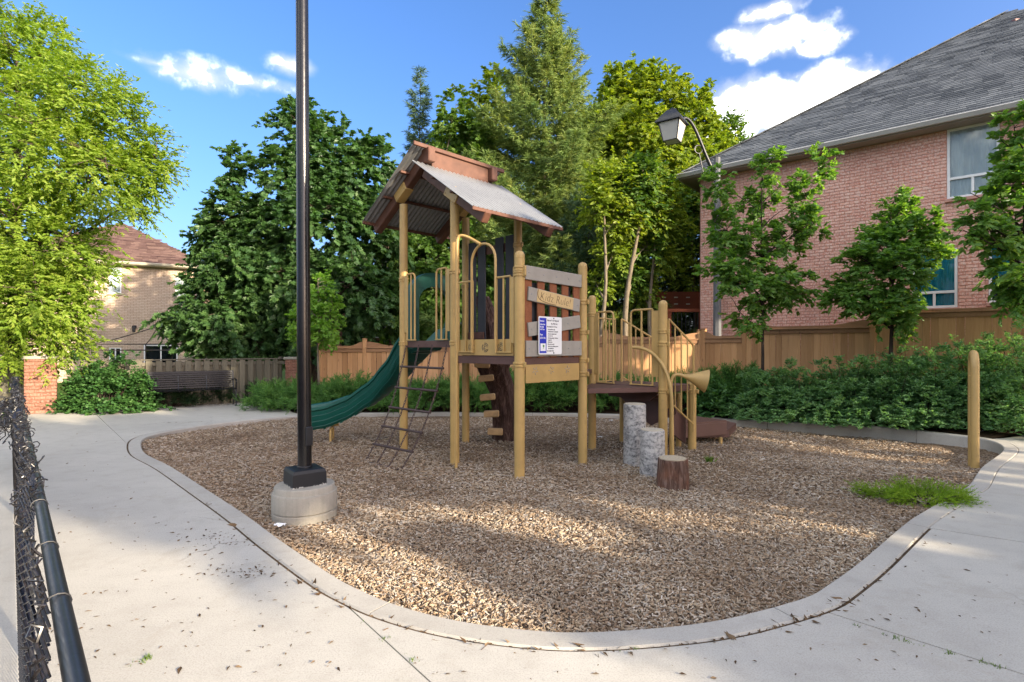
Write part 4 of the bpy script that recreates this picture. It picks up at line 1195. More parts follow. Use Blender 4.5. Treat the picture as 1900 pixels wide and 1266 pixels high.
def trunk_bark():
    m = Mt('moulded_bark'); p = m.pos()
    v = m.mapped(p, (9, 9, 1.6)); n = m.noise(v, 2.4, 7, .65, dist=1.4); n2 = m.noise(m.mapped(p, (30, 30, 7)), 2, 4)
    col = m.ramp(n, [(.3, (.028, .016, .013)), (.52, (.085, .048, .038)), (.72, (.20, .125, .10))])
    m.set(col, .8, 0, .2); m.bump(m.math('ADD', n, m.math('MULTIPLY', n2, .3)), .9, .03); return m.m
build_play()

# ------------------------------------------------------------------ log steps
def birch():
    m = Mt('pale_cast_bark'); p = m.pos()
    n = m.noise(m.mapped(p, (3, 3, 5)), 3.2, 8, .72, dist=.5); n2 = m.noise(p, 30, 5, .7); n3 = m.noise(m.mapped(p, (7, 7, 22)), 2.0, 4)
    s = m.math('ADD', m.math('MULTIPLY', n, .62), m.math('MULTIPLY', n2, .38))
    col = m.ramp(s, [(.38, (.06, .06, .066)), (.46, (.25, .245, .24)), (.54, (.44, .425, .405)), (.7, (.55, .53, .505))])
    col = m.mix(m.math('MULTIPLY', m.ramp(n3, [(.58, 0.0), (.68, 1.0)]), .4), col, (.09, .09, .095))
    m.set(col, .75, 0, .25); m.bump(s, .6, .012); return m.m
def brownbark():
    m = Mt('brown_cast_bark'); p = m.pos()
    n = m.noise(m.mapped(p, (10, 10, 1.6)), 2.6, 7, .65, dist=1.0); n2 = m.noise(p, 5, 4)
    col = m.ramp(n, [(.3, (.032, .019, .014)), (.5, (.105, .060, .044)), (.68, (.22, .15, .12))])
    col = m.mix(m.math('MULTIPLY', m.ramp(n2, [(.5, 0.0), (.7, 1.0)]), .5), col, (.24, .10, .055))
    m.set(col, .8, 0, .2); m.bump(n, 1.0, .03); return m.m
def cutface(c):
    m = Mt('cut_log_face'); p = m.tc('Object')
    w = m.n('ShaderNodeTexWave', wave_type='RINGS', rings_direction='Z'); m.l(p, w.inputs['Vector']); w.inputs['Scale'].default_value = 9; w.inputs['Distortion'].default_value = 3; w.inputs['Detail'].default_value = 3
    col = m.mix(w.outputs[0], tuple(x * .75 for x in c), c); col = m.mix(m.math('MULTIPLY', m.noise(p, 6, 5), .5), col, tuple(x * .7 for x in c))
    m.set(col, .8, 0, .2); return m.m
BIRCH, BBARK, CUT1, CUT2 = birch(), brownbark(), cutface((.50, .44, .34)), cutface((.46, .38, .27))
def log(label, c, r0, r1, h, mat, cut, rough_):
    t = Thing('log_step', label, 'log step', c, 'log steps up to the platform')
    ph = [RNG.uniform(0, 6) for _ in range(4)]
    jt = lambda a, z: 1 + rough_ * (math.sin(a * 9 + ph[0] + z * 3) + .8 * math.sin(a * 17 + ph[1] - z * 5) + .6 * math.sin(a * 3 + ph[2]) + .5 * math.sin(z * 23 + a * 2)) 
    m = MB(); pr = [(lerp(r0, r1, k / 12), -.12 + (h + .12) * k / 12) for k in range(13)]
    pr[-1] = (r1 - .004, h - .003); pr.insert(-1, (r1, h - .012))
    m.lathe(c, pr, 48, True, jt); t.part('bark', m, mat)
    m = MB(); m.lathe(c + Z * (h - .006), [(r1 - .012, 0), (r1 - .014, .012)], 40, False, jt); t.part('cut_face', m, cut)
log('tallest of the pale birch-look log steps below the tan platform', V(1.62, 7.12, zmulch(1.6, 7.1)), .148, .146, .80, BIRCH, CUT1, .008)
log('mid-height pale log step between the tall log and the brown stump', V(1.70, 6.54, zmulch(1.7, 6.5)), .152, .148, .55, BIRCH, CUT1, .008)
log('short brown bark stump in front of the pale log steps', V(1.78, 5.97, zmulch(1.8, 5.9)), .180, .160, .325, BBARK, CUT2, .014)

# ------------------------------------------------------------------ tan hoop at the right edge of the mulch
def hoop():
    c = V(6.10, 7.10, 0); t = Thing('hoop_post', 'tan steel hoop standing edge-on at the right rim of the mulch', 'hoop', c)
    d = V(.645, .765, 0).normalized(); r = .047; hgt = 1.42; w = .42; zb = -.35
    d = (V(c.x, c.y, 0).normalized() * .96 + V(-.7, .55, 0).normalized() * .07).normalized()
    a, b = c, c + d * w
    rad = .2; mid = (a + b) / 2
    pts = [a + Z * zb, a + Z * (hgt - rad)]
    for i in range(1, 10):
        an = PI * i / 10; pts.append(mid - d * (w / 2) * math.cos(an) + Z * (hgt - rad + rad * math.sin(an)))
    pts += [b + Z * (hgt - rad), b + Z * zb]
    m = MB(); m.tube(pts, r, 20); t.part('bent_tube', m, TAN)
    m = MB()
    for z in (.85, 1.12):
        s = d.cross(Z); m.tube([a - s * (r - .004) + d * .0 + Z * z, a - s * (r + .012) + Z * z], .010, 8)
    t.part('bolt', m, TAN)
hoop()
# ------------------------------------------------------------------ black lamp post in front
def lamp_post():
    c = V(-1.895, 4.93, zmulch(-1.9, 4.9)); z0 = c.z
    t = Thing('lamp_post', 'tall black lamp post on a round concrete footing in the mulch', 'lamp post', c)
    m = MB(); m.lathe(V(c.x, c.y, 0), [(.262, -.3), (.268, z0 - .02), (.278, z0 + .02), (.281, z0 + .085), (.274, z0 + .09), (.268, z0 + .094), (.274, z0 + .098), (.282, z0 + .104), (.282, z0 + .245), (.277, z0 + .258), (.264, z0 + .262), (.261, z0 + .268), (.261, z0 + .308), (.252, z0 + .318), (.15, z0 + .322)], 48, True)
    t.part('concrete_footing', m, BASEC)
    zt = z0 + .318; rz = math.radians(38)
    cs, sn = math.cos(rz), math.sin(rz); ax, ay = V(cs, sn, 0), V(-sn, cs, 0)
    m = MB(); q = []
    for (h, s) in ((.002, .150), (.12, .146), (.146, .136), (.152, .118)):
        q.append([V(c.x, c.y, zt + h) + ax * s * i + ay * s * j for i, j in ((-1, -1), (1, -1), (1, 1), (-1, 1))])
    m.strip(q, False, closed_u=True); m.add(q[-1], [[0, 1, 2, 3]]); m.add(q[0], [[0, 1, 2, 3]])
    worn = Mt('chipped_black_cover'); p = worn.pos(); n = worn.noise(p, 30, 6, .7); sep = worn.n('ShaderNodeSeparateXYZ'); worn.l(p, sep.inputs[0])
    low = worn.math('SUBTRACT', 1.0, worn.math('MULTIPLY', worn.math('SUBTRACT', sep.outputs[2], zt), 11.0), True)
    msk = worn.ramp(worn.math('MULTIPLY', low, n), [(.47, 0.0), (.5, 1.0)])
    worn.set(worn.mix(msk, (.010, .012, .016), (.42, .41, .39)), .45, 0, .3)
    t.part('base_cover', m, worn.m)
    m = MB(); m.tube([V(c.x, c.y, zt + .10), V(c.x - .01, c.y, zt + 1.2), V(c.x - .035, c.y, 6.6)], [.0615, .060, .052], 28); pole = t.part('pole', m, BLACK)
    m = MB(); m.lathe(V(c.x, c.y, zt + .150), [(.062, 0), (.066, .004), (.066, .014), (.062, .018)], 24); t.part('collar', m, BLACKSAT, parent=pole)
    a = math.radians(-35); d = V(math.cos(a), math.sin(a), 0); s = V(-d.y, d.x, 0)
    m = MB(); m.obox(V(c.x, c.y, zt + .44) + d * .066, d * .011, s * .034, Z * .085, .008); t.part('hand_hole_cover', m, BLACKSAT, parent=pole)
    # bracket and lantern above the picture's edge
    lantern(t, V(c.x - .035, c.y, 6.35), V(.6, .4, 0).normalized())
def lantern(t, p, d):
    """curved bracket with scroll ring, and a four-sided coach lantern; p = bracket foot on the pole"""
    s = V(-d.y, d.x, 0); sc = 1.0
    foot = p + d * .06
    tip = p + d * 1.10 + Z * 1.36
    m = MB(); pts = bez(foot, foot + d * .45 + Z * .62, p + d * .62 + Z * 1.50, tip, 16) if False else [foot] + bez(foot, p + d * .42 + Z * .65, p + d * .60 + Z * 1.36, p + d * .88 + Z * 1.42, 14)[1:] + [tip]
    m.tube(pts, [.05] * 3 + [.042] * (len(pts) - 3), 12); arm = t.part('bracket_arm', m, BLACKSAT)
    m = MB(); rc = p + d * .50 + Z * .58
    m.tube([rc + (d * math.cos(2 * PI * k / 20) + Z * math.sin(2 * PI * k / 20)) * .115 for k in range(20)], .016, 8, closed=True)
    m.tube([rc - d * .02 - Z * .11, p + d * .36 - Z * .05, p + d * .33 - Z * .30], .014, 8)
    t.part('scroll_ring', m, BLACKSAT, parent=arm)
    c = tip + d * .18
    ex, ey = (d + s).normalized(), (d - s).normalized()
    def sq(h, r): return [c + Z * h + ex * r * i + ey * r * j for i, j in ((-1, -1), (1, -1), (1, 1), (-1, 1))]
    m = MB(); rows = [sq(-.13, .36), sq(-.10, .36), sq(.10, .22), sq(.20, .14), sq(.235, .12), sq(.24, .07)]
    m.strip(rows, False, closed_u=True); m.add(rows[0], [[0, 1, 2, 3]]); m.add(rows[-1], [[0, 1, 2, 3]]); m.lathe(c + Z * .24, [(.10, 0), (.11, .02), (.06, .05)], 14)
    hd = t.part('lantern', m, BLACKSAT)
    T_, B_ = sq(-.13, .285), sq(-.62, .185)
    gl = MAT.get('frosted_pane')
    if gl is None:
        g = Mt('frosted_pane'); g.set((.62, .60, .55), .35, 0, .5); g.b.inputs['Transmission Weight'].default_value = .35; gl = g.m; MAT['frosted_pane'] = gl
    for k in range(4):
        a, b, e, f = T_[k], T_[(k + 1) % 4], B_[(k + 1) % 4], B_[k]
        cen = (a + b + e + f) / 4; o = (cen - c); o.z = 0; o.normalize()
        m = MB(); m.prism([a.lerp(b, .04), b.lerp(a, .04), e.lerp(f, .04), f.lerp(e, .04)], o * .006); t.part('pane', m, gl, parent=hd)
        m = MB(); m.tube([a, f], .014, 6); m.tube([f, e], .014, 6); m.tube([a, b], .012, 6); t.part('frame_bar', m, BLACKSAT, parent=hd)
    m = MB(); m.prism([q + Z * .004 for q in sq(-.62, .165)], Z * -.012); m.lathe(c + Z * -.61, [(.10, 0), (.09, .03), (.05, .05)], 14); t.part('bottom_plate', m, gl, parent=hd)
lamp_post()
def street_lamp():
    c = V(5.73, 15.05, .2)
    t = Thing('street_lamp', 'black coach lantern on a grey concrete pole in front of the pink house', 'street lamp', c)
    m = MB(); m.tube([V(c.x, c.y, 0), V(c.x, c.y, 6.80)], [.128, .088], 8, smooth=False); t.part('pole', m, POLEC)
    lantern(t, V(c.x - .06, c.y, 6.42), V(-.985, -.17, 0).normalized())
street_lamp()

# ------------------------------------------------------------------ bench
BENCHP = painted('bench_black_paint', (.004, .005, .007), .24, .2, .14, .0, 5)
def bench():
    a = V(-8.60, 12.80, 0); b = V(-7.12, 13.88, 0); d = (b - a).normalized(); f = V(d.y, -d.x, 0)   # f: to the front
    L = 1.86; c = (a + b) / 2
    t = Thing('park_bench', 'long glossy black metal bench of thin slats in front of the grey fence', 'bench', c)
    pos = lambda s, g, z: c + d * s + f * g + Z * z
    prof_back = [(-.40 - .105 * (k / 7) ** .7, .49 + .054 * k) for k in range(8)]
    prof_seat = [(-.02, .435), (-.08, .452), (-.145, .452), (-.21, .446), (-.275, .442), (-.335, .448)]
    for g, z in prof_seat:
        m = MB(); m.bar(pos(-L / 2, g, z), pos(L / 2, g, z), .055, .012, ch=.003); t.part('seat_slat', m, BENCHP)
    for i, (g, z) in enumerate(prof_back):
        m = MB(); m.bar(pos(-L / 2, g, z), pos(L / 2, g, z), .012, .043 if i < 7 else .06, up=Z + f * -.2, ch=.003); t.part('back_slat', m, BENCHP)
    for s in (-L / 2, L / 2):
        m = MB(); m.tube([pos(s, -.37, .45), pos(s, -.41, .5), pos(s, -.46, .66), pos(s, -.51, .90)], .020, 8); t.part('back_frame', m, BLACKSAT)
        m = MB(); m.tube([pos(s, .0, 0), pos(s, .0, .43), pos(s, -.36, .44)], .020, 8); m.obox(pos(s, 0, .012), d * .03, f * .04, Z * .01, .003); t.part('leg', m, BLACKSAT)
        m = MB(); m.tube([pos(s, -.40, 0), pos(s, -.36, .45)], .020, 8); m.obox(pos(s, -.4, .012), d * .03, f * .04, Z * .01, .003); t.part('leg', m, BLACKSAT)
        m = MB(); m.tube(catmull([pos(s, -.45, .66), pos(s, -.28, .685), pos(s, -.08, .68), pos(s, .02, .63), pos(s, .01, .54), pos(s, 0, .43)], 5), .019, 8); t.part('armrest', m, BLACK)
    for s in (-.31, .31):
        m = MB(); m.tube([pos(s, -.01, .425), pos(s, -.34, .43), pos(s, -.42, .52), pos(s, -.52, .88)], .013, 6); t.part('mid_brace', m, BLACKSAT)
bench()

# ------------------------------------------------------------------ black chain-link fence at the left
def chain_fence():
    d = V(-.933, 1, 0).normalized(); p0 = V(fence_x(.40), .40, 0); L = 9.15
    zr = 1.05
    t = Thing('chain_link_fence', 'black chain-link fence with a round top rail along the left of the path', 'fence', p0)
    n = V(-d.y, d.x, 0)                       # to the left of the fence
    m = MB(); m.tube([p0 + Z * zr, p0 + d * L + Z * zr], .0145, 16); t.part('top_rail', m, BLACKSAT)
    for s in (.02, 3.0, 6.05, L):
        m = MB(); h = zr + (.055 if s == L else -.02)
        m.tube([p0 + d * s + Z * -.3, p0 + d * s + Z * h], .030 if s == L else .024, 14); po = t.part('post', m, BLACKSAT)
        if s == L: m = MB(); m.lathe(p0 + d * s + Z * (h), [(.034, -.03), (.034, 0), (.02, .012)], 14); t.part('post_cap', m, BLACKSAT, parent=po)
    # woven wires: upright zigzags hooked into each other, their knuckled ends standing above the rail
    pitch = .052; rows = int(1.12 / (pitch / 2)); nw = int(L / pitch)
    mb_v, mb_f = [], []
    wire = Mt('vinyl_coated_wire'); wn = wire.noise(wire.pos(), 60, 3); wire.set(wire.ramp(wn, [(.45, (.008, .008, .010)), (.8, (.035, .028, .026))]), .3, 0, .5)
    B = MB()
    for i in range(nw):
        s0 = (i + .5) * pitch
        if s0 < .25: pass
        sag = .010 * math.sin(s0 * 2.1) + .014 * math.sin(s0 * 5.3 + 1)
        pts = []
        for k in range(rows + 1):
            z = .03 + k * pitch / 2
            zz = z * (zr + .022 + .012 * math.sin(s0 * 1.7)) / 1.12
            off = .030 + .010 * ((k % 2) * 2 - 1) * .5 + sag * smooth(.6, 1.1, z)
            pts.append(p0 + d * (s0 + (pitch / 2 if k % 2 else -pitch / 2) * 1.03) + n * off + Z * zz)
        near = s0 < 3.2
        B.tube(pts, .0023 if near else .003, 6 if s0 < 1.6 else (4 if near else 3), caps=False)
        # twisted barb on top
        tp = pts[-1]; r = RNG.uniform
        B.tube([tp, tp + d * (.008 + r(-.006, .006)) + n * r(-.006, .012) + Z * (.012 + r(-.003, .006)), tp + d * r(-.012, .012) + n * r(-.012, .016) + Z * (.022 + r(-.006, .008))], [.0022, .0022, .0016], 5, caps=True)
        B.tube([tp + d * .004, tp + d * (-.010 + r(-.006, .006)) + n * r(-.010, .010) + Z * (.010 + r(-.003, .006)), tp + d * r(-.014, .014) + n * r(-.016, .014) + Z * (.018 + r(-.006, .008))], [.0022, .0022, .0016], 5, caps=True)
    t.part('woven_wire', B, wire.m, kind='stuff')
    m = MB()
    for s in np.arange(.3, L, .42):
        c = p0 + d * (s + RNG.uniform(-.05, .05)) + Z * zr
        m.tube([c + (n * math.cos(2 * PI * k / 12) * 1.1 + Z * math.sin(2 * PI * k / 12)) * .0175 + n * .004 + d * (.012 * k / 12) for k in range(13)], .0018, 5)
    t.part('tie_wire', m, BLACKSAT, kind='stuff')
    # a loosened, bunched stretch of wire hanging over the left side
    B = MB()
    for i in range(230):
        s = RNG.gauss(4.9, .42); c = p0 + d * s + n * abs(RNG.gauss(.02, .10)) + Z * (zr + RNG.gauss(-.03, .05))
        u = V(RNG.gauss(0, 1), RNG.gauss(0, 1), RNG.gauss(0, 1)).normalized(); w_ = u.orthogonal().normalized(); r_ = RNG.uniform(.02, .045)
        B.tube([c + (u * math.cos(2 * PI * k / 7) + w_ * math.sin(2 * PI * k / 7)) * r_ for k in range(6)], .0032, 4, caps=False)
    for i in range(420):
        s = RNG.uniform(1.6, 8.9); c = p0 + d * s + n * RNG.gauss(.016, .016) + Z * (zr + .022 + RNG.gauss(0, .014))
        u = V(RNG.gauss(0, 1), RNG.gauss(0, 1), RNG.gauss(0, 1)).normalized(); w_ = u.orthogonal().normalized(); r_ = RNG.uniform(.008, .018)
        B.tube([c + (u * math.cos(2 * PI * k / 6) + w_ * math.sin(2 * PI * k / 6)) * r_ for k in range(5)], .0024, 4, caps=False)
    t.part('bunched_wire', B, wire.m, kind='stuff')
chain_fence()
# ------------------------------------------------------------------ houses
def glassmat(name, tint):
    m = Mt(name); nt = m.nt
    tr = m.n('ShaderNodeBsdfTransparent'); tr.inputs['Color'].default_value = (*tint, 1)
    gl = m.n('ShaderNodeBsdfGlossy'); gl.inputs['Roughness'].default_value = .02
    fr_ = m.n('ShaderNodeFresnel'); fr_.inputs['IOR'].default_value = 1.5
    ms = m.n('ShaderNodeMixShader'); m.l(m.math('MULTIPLY', fr_.outputs[0], .75, True), ms.inputs[0])
    m.l(tr.outputs[0], ms.inputs[1]); m.l(gl.outputs[0], ms.inputs[2]); m.l(ms.outputs[0], m.out.inputs['Surface'])
    MAT[name] = m.m; return m.m
GLASS = glassmat('window_glass', (.86, .90, .90))
def cloth(name, c1, c2):
    m = Mt(name); p = m.pos(); w = m.noise(m.mapped(p, (3, 3, .25)), 3.0, 3)
    m.set(m.mix(m.ramp(w, [(.35, 0.0), (.65, 1.0)]), c1, c2), .9, 0, .1); MAT[name] = m.m; return m.m
SHEER = cloth('sheer_curtain', (.72, .72, .74), (.85, .85, .86)); TEAL = cloth('teal_curtain', (.02, .28, .42), (.06, .44, .60)); NAVY = plain('dark_room', (.015, .02, .028), .9)

class Wall:
    def __init__(s, O, d, L, z0, z1):
        s.O = Vector((O.x, O.y, 0)); s.d = d.normalized(); s.n = V(s.d.y, -s.d.x, 0); s.L = L; s.z0 = z0; s.z1 = z1; s.open = []
    def at(s, u, g, z): return s.O + s.d * u + s.n * g + Z * z
    def px(s, x, y):
        k = (x - 950) / FPX; u = (s.O.x - k * s.O.y) / (k * s.d.y - s.d.x); Y = s.O.y + s.d.y * u
        return u, EYE + (HORIZON - y) / FPX * Y
    def bricks(s, t, mat, pick=0, course=.0755, bl=.222, proud=.09, keep=None):
        """running bond; the `pick` nearest visible ones are pieces of their own, the rest one joined part"""
        out = []
        rows = int((s.z1 - s.z0) / course)
        for r in range(rows):
            z = s.z0 + (r + .5) * course; x = -(bl / 2 if r % 2 else 0)
            blocks = sorted([(a, b) for a, b, c, e in s.open if c - .01 < z < e + .01])
            while x < s.L:
                a, b = max(0, x), min(s.L, x + bl)
                segs = [(a, b)]
                for (p, q) in blocks:
                    segs = [w for (u, v) in segs for w in ((u, min(v, p)), (max(u, q), v)) if w[1] - w[0] > .035]
                for u, v in segs: out.append((u, v, z))
                x += bl
        full = [(u, v, z) for (u, v, z) in out if v - u > bl - .012]
        chosen = set()
        if pick:
            def seen(q):
                p = s.at((q[0] + q[1]) / 2, 0, q[2]); x = 950 + p.x / p.y * FPX; y = HORIZON - (p.z - EYE) / p.y * FPX
                return x < 1900 and 0 < y and keep(x, y)
            cand = sorted([q for q in full if seen(q)], key=lambda q: s.at(q[0], 0, 0).y)[:pick]
            chosen = set(cand)
            me = MB().obox((0, 0, 0), (bl / 2 - .005, 0, 0), (0, .02, 0), (0, 0, course / 2 - .005), .005).mesh('brick', mat)
            for (u, v, z) in cand:
                t.inst('brick', me, frame(s.d, s.at((u + v) / 2, proud - .02 + RNG.uniform(-.0015, .0035), z)))
        vs, fs, rn = [], [], []
        D = np.array(s.d); N = np.array(s.n); O = np.array(s.O)
        for q in out:
            if q in chosen: continue
            u, v, z = q; u += .005; v -= .005; h = course / 2 - .005; g = proud + RNG.uniform(-.0015, .0035)
            o = len(vs)
            for gg, sh in ((proud - .03, 0), (g, .003)):
                for uu, zz in ((u + sh, z - h + sh), (v - sh, z - h + sh), (v - sh, z + h - sh), (u + sh, z + h - sh)): vs.append(O + D * uu + N * gg + np.array((0, 0, zz)))
            for f in ((4, 5, 6, 7), (0, 1, 5, 4), (1, 2, 6, 5), (2, 3, 7, 6), (3, 0, 4, 7)): fs.append([o + i for i in f])
            rn += [RNG.random() * .999] * 5
        vs = np.array(vs) - np.array(t.loc)
        me = fast_mesh('brickwork', vs, np.array(fs).ravel(), np.arange(0, len(fs) * 4, 4), mat, rn)
        t.raw('brickwork', me, kind='stuff')
    def core(s, t, mat, proud=.09, th=.25):
        m = MB(); c = s.at(s.L / 2, (proud - .012 - th) / 2 - .0, (s.z0 + s.z1) / 2)
        # wall body as a frame of boxes left open at the windows is not needed: recesses are cut by the brick skin
        m.obox(s.at(s.L / 2, -th / 2, (s.z0 + s.z1) / 2), s.d * s.L / 2, s.n * th / 2, Z * (s.z1 - s.z0) / 2)
        # mortar skin between the openings
        xs = sorted({0.0, s.L} | {v for a, b, c_, e in s.open for v in (a, b)}); zs_ = sorted({s.z0, s.z1} | {v for a, b, c_, e in s.open for v in (c_, e)})
        for a, b in zip(xs, xs[1:]):
            for c_, e in zip(zs_, zs_[1:]):
                if b - a < 1e-4 or e - c_ < 1e-4: continue
                if any(o[0] - 1e-6 <= a and b <= o[1] + 1e-6 and o[2] - 1e-6 <= c_ and e <= o[3] + 1e-6 for o in s.open): continue
                g = proud - .012
                m.obox(s.at((a + b) / 2, g / 2 + .0005, (c_ + e) / 2), s.d * (b - a) / 2, s.n * (g / 2 - .001), Z * (e - c_) / 2)
        return t.part('wall', m, mat)
    def window(s, t, u0, u1, z0, z1, rail=None, split=None, back=SHEER, sill=None, lower=None, proud=.09, label=None):
        """framed window sitting in the recess; rail = height share of the cross bar, split = lower lights"""
        fw = .055; g0 = .03
        m = MB()
        W_ = lambda a, b, c, e, g, th: m.obox(s.at((a + b) / 2, g, (c + e) / 2), s.d * (b - a) / 2, s.n * th, Z * (e - c) / 2, .004)
        W_(u0 + .002, u0 + fw, z0 + .002, z1 - .002, g0 + .012, .03); W_(u1 - fw, u1 - .002, z0 + .002, z1 - .002, g0 + .012, .03)
        W_(u0 + fw, u1 - fw, z1 - fw, z1 - .002, g0 + .012, .029); W_(u0 + fw, u1 - fw, z0 + .002, z0 + fw, g0 + .012, .029)
        zr = None
        if rail:
            zr = z0 + (z1 - z0) * rail; W_(u0 + fw, u1 - fw, zr - .03, zr + .03, g0 + .010, .027)
            if split: W_((u0 + u1) / 2 - .025, (u0 + u1) / 2 + .025, z0 + fw, zr - .03, g0 + .008, .025)
        elif split: W_((u0 + u1) / 2 - .025, (u0 + u1) / 2 + .025, z0 + fw, z1 - fw, g0 + .008, .025)
        w = t.part('window', m, WHITE, label=label)
        pan = [(u0 + fw, u1 - fw, (zr + .03) if zr else z0 + fw, z1 - fw)]
        if zr:
            mid = (u0 + u1) / 2
            pan += [(u0 + fw, mid - .025, z0 + fw, zr - .03), (mid + .025, u1 - fw, z0 + fw, zr - .03)] if split else [(u0 + fw, u1 - fw, z0 + fw, zr - .03)]
        for a, b, c, e in pan:
            m = MB(); m.obox(s.at((a + b) / 2, g0 + .006, (c + e) / 2), s.d * (b - a) / 2, s.n * .003, Z * (e - c) / 2); t.part('pane', m, GLASS, parent=w)
        def drape(c, e, mat, name):
            rows = []; n = 70
            for zz in (c, e): rows.append([s.at(u0 + .01 + (u1 - u0 - .02) * i / n, .012 + .008 * math.sin(i * 1.15 + .6 * math.sin(i * .37)), zz) for i in range(n + 1)])
            m = MB(); m.strip(rows, True); t.part(name, m, mat, parent=w)
        if back is not None:
            drape(z0 if not lower else zr, z1, back, 'curtain')
        if lower: drape(z0, zr, lower, 'lower_curtain')
        if back is None and not lower:
            m = MB(); m.obox(s.at((u0 + u1) / 2, .008, (z0 + z1) / 2), s.d * (u1 - u0) / 2, s.n * .004, Z * (z1 - z0) / 2); t.part('dark_interior', m, NAVY, parent=w)
        if sill is not None:
            m = MB(); m.obox(s.at((u0 + u1) / 2, proud * .5 + .035, z0 - .04), s.d * ((u1 - u0) / 2 + .04), s.n * .085, Z * .036, .006); t.part('sill', m, sill, parent=w)
        return w

def shinglemat(name, cs):
    m = Mt(name); r = m.rnd(); p = m.pos()
    col = m.ramp(r, [(i / (len(cs) - 1), c) for i, c in enumerate(cs)])
    n = m.noise(p, 150, 2); col = m.mix(m.math('MULTIPLY', m.ramp(n, [(.4, 0.0), (.6, 1.0)]), .4), col, tuple(x * .5 for x in cs[0]))
    col = m.mix(m.math('MULTIPLY', m.ramp(m.noise(p, .9, 4), [(.4, 0.0), (.7, 1.0)]), .3), col, tuple(x * 1.5 for x in cs[-1]))
    m.set(col, .95, 0, .12); m.bump(n, .5, .006); MAT[name] = m.m; return m.m
GREYSH = shinglemat('grey_shingle', [(.055, .064, .076), (.080, .090, .104), (.108, .120, .134), (.16, .172, .184)])
BROWNSH = shinglemat('brown_shingle', [(.060, .034, .032), (.095, .055, .05), (.13, .08, .07), (.17, .11, .09)])
def shingles(t, E0, ed, up, Ls, poly_ok, mat, pick=0, expo=.145, tab=.30, parent=None):
    """overlapping tabs on a roof plane: E0 eave start, ed along the eave, up = up-slope unit vector"""
    nrm = ed.cross(up).normalized()
    if nrm.z < 0: nrm = -nrm
    Lu, Lv = Ls; out = []
    for r in range(int(Lv / expo)):
        x = -RNG.uniform(0, tab)
        while x < Lu:
            w = tab * RNG.choice((.55, .8, 1.0, 1.25))
            if poly_ok(x + w / 2, (r + .5) * expo): out.append((max(x, 0), min(x + w, Lu), r))
            x += w
    # each tab: low edge proud, high edge tucked
    def corners(u, v, r):
        th = .014 + RNG.choice((0, 0, .008)); a, b = r * expo, (r + 1) * expo + .02; g = .003
        q = [E0 + ed * (u + g) + up * a, E0 + ed * (v - g) + up * a, E0 + ed * (v - g) + up * b, E0 + ed * (u + g) + up * b]
        return [q[0], q[1], q[2], q[3], q[0] + nrm * th, q[1] + nrm * th, q[2] + nrm * .004, q[3] + nrm * .004]
    F = ((4, 5, 6, 7), (0, 1, 5, 4), (1, 2, 6, 5), (3, 0, 4, 7))
    if pick:
        def inview(q):
            p = E0 + ed * q[0] + up * (q[2] * expo); x = 950 + p.x / p.y * FPX; y = HORIZON - (p.z - EYE) / p.y * FPX
            return p.y > 0 and x < 1890 and y > 5
        near = sorted([q for q in out if inview(q)], key=lambda q: (E0 + ed * q[0] + up * (q[2] * expo)).y)[:pick]
        st = set(near); cache = {}
        R = Matrix(((ed.x, up.x, nrm.x, 0), (ed.y, up.y, nrm.y, 0), (ed.z, up.z, nrm.z, 0), (0, 0, 0, 1)))
        for (u, v, r) in near:
            k = round(v - u, 3)
            if k not in cache:
                h = expo; g = .003
                vs = [(g, 0, 0), (k - g, 0, 0), (k - g, h + .02, 0), (g, h + .02, 0), (g, 0, .017), (k - g, 0, .017), (k - g, h + .02, .004), (g, h + .02, .004)]
                cache[k] = MB().add(vs, [list(f) for f in F]).mesh('shingle', mat)
            M = Matrix.Translation(E0 + ed * u + up * (r * expo)) @ R
            t.inst('shingle', cache[k], M, parent)
        out = [q for q in out if q not in st]
    vs, fs, rn = [], [], []
    for q in out:
        o = len(vs); vs += [tuple(p - t.loc) for p in corners(*q)]; fs += [[o + i for i in f] for f in F]; rn += [RNG.random() * .999] * 4
    me = fast_mesh('shingle_courses', np.array(vs), np.array(fs).ravel(), np.arange(0, len(fs) * 4, 4), mat, rn)
    t.raw('shingle_courses', me, parent, kind='stuff')

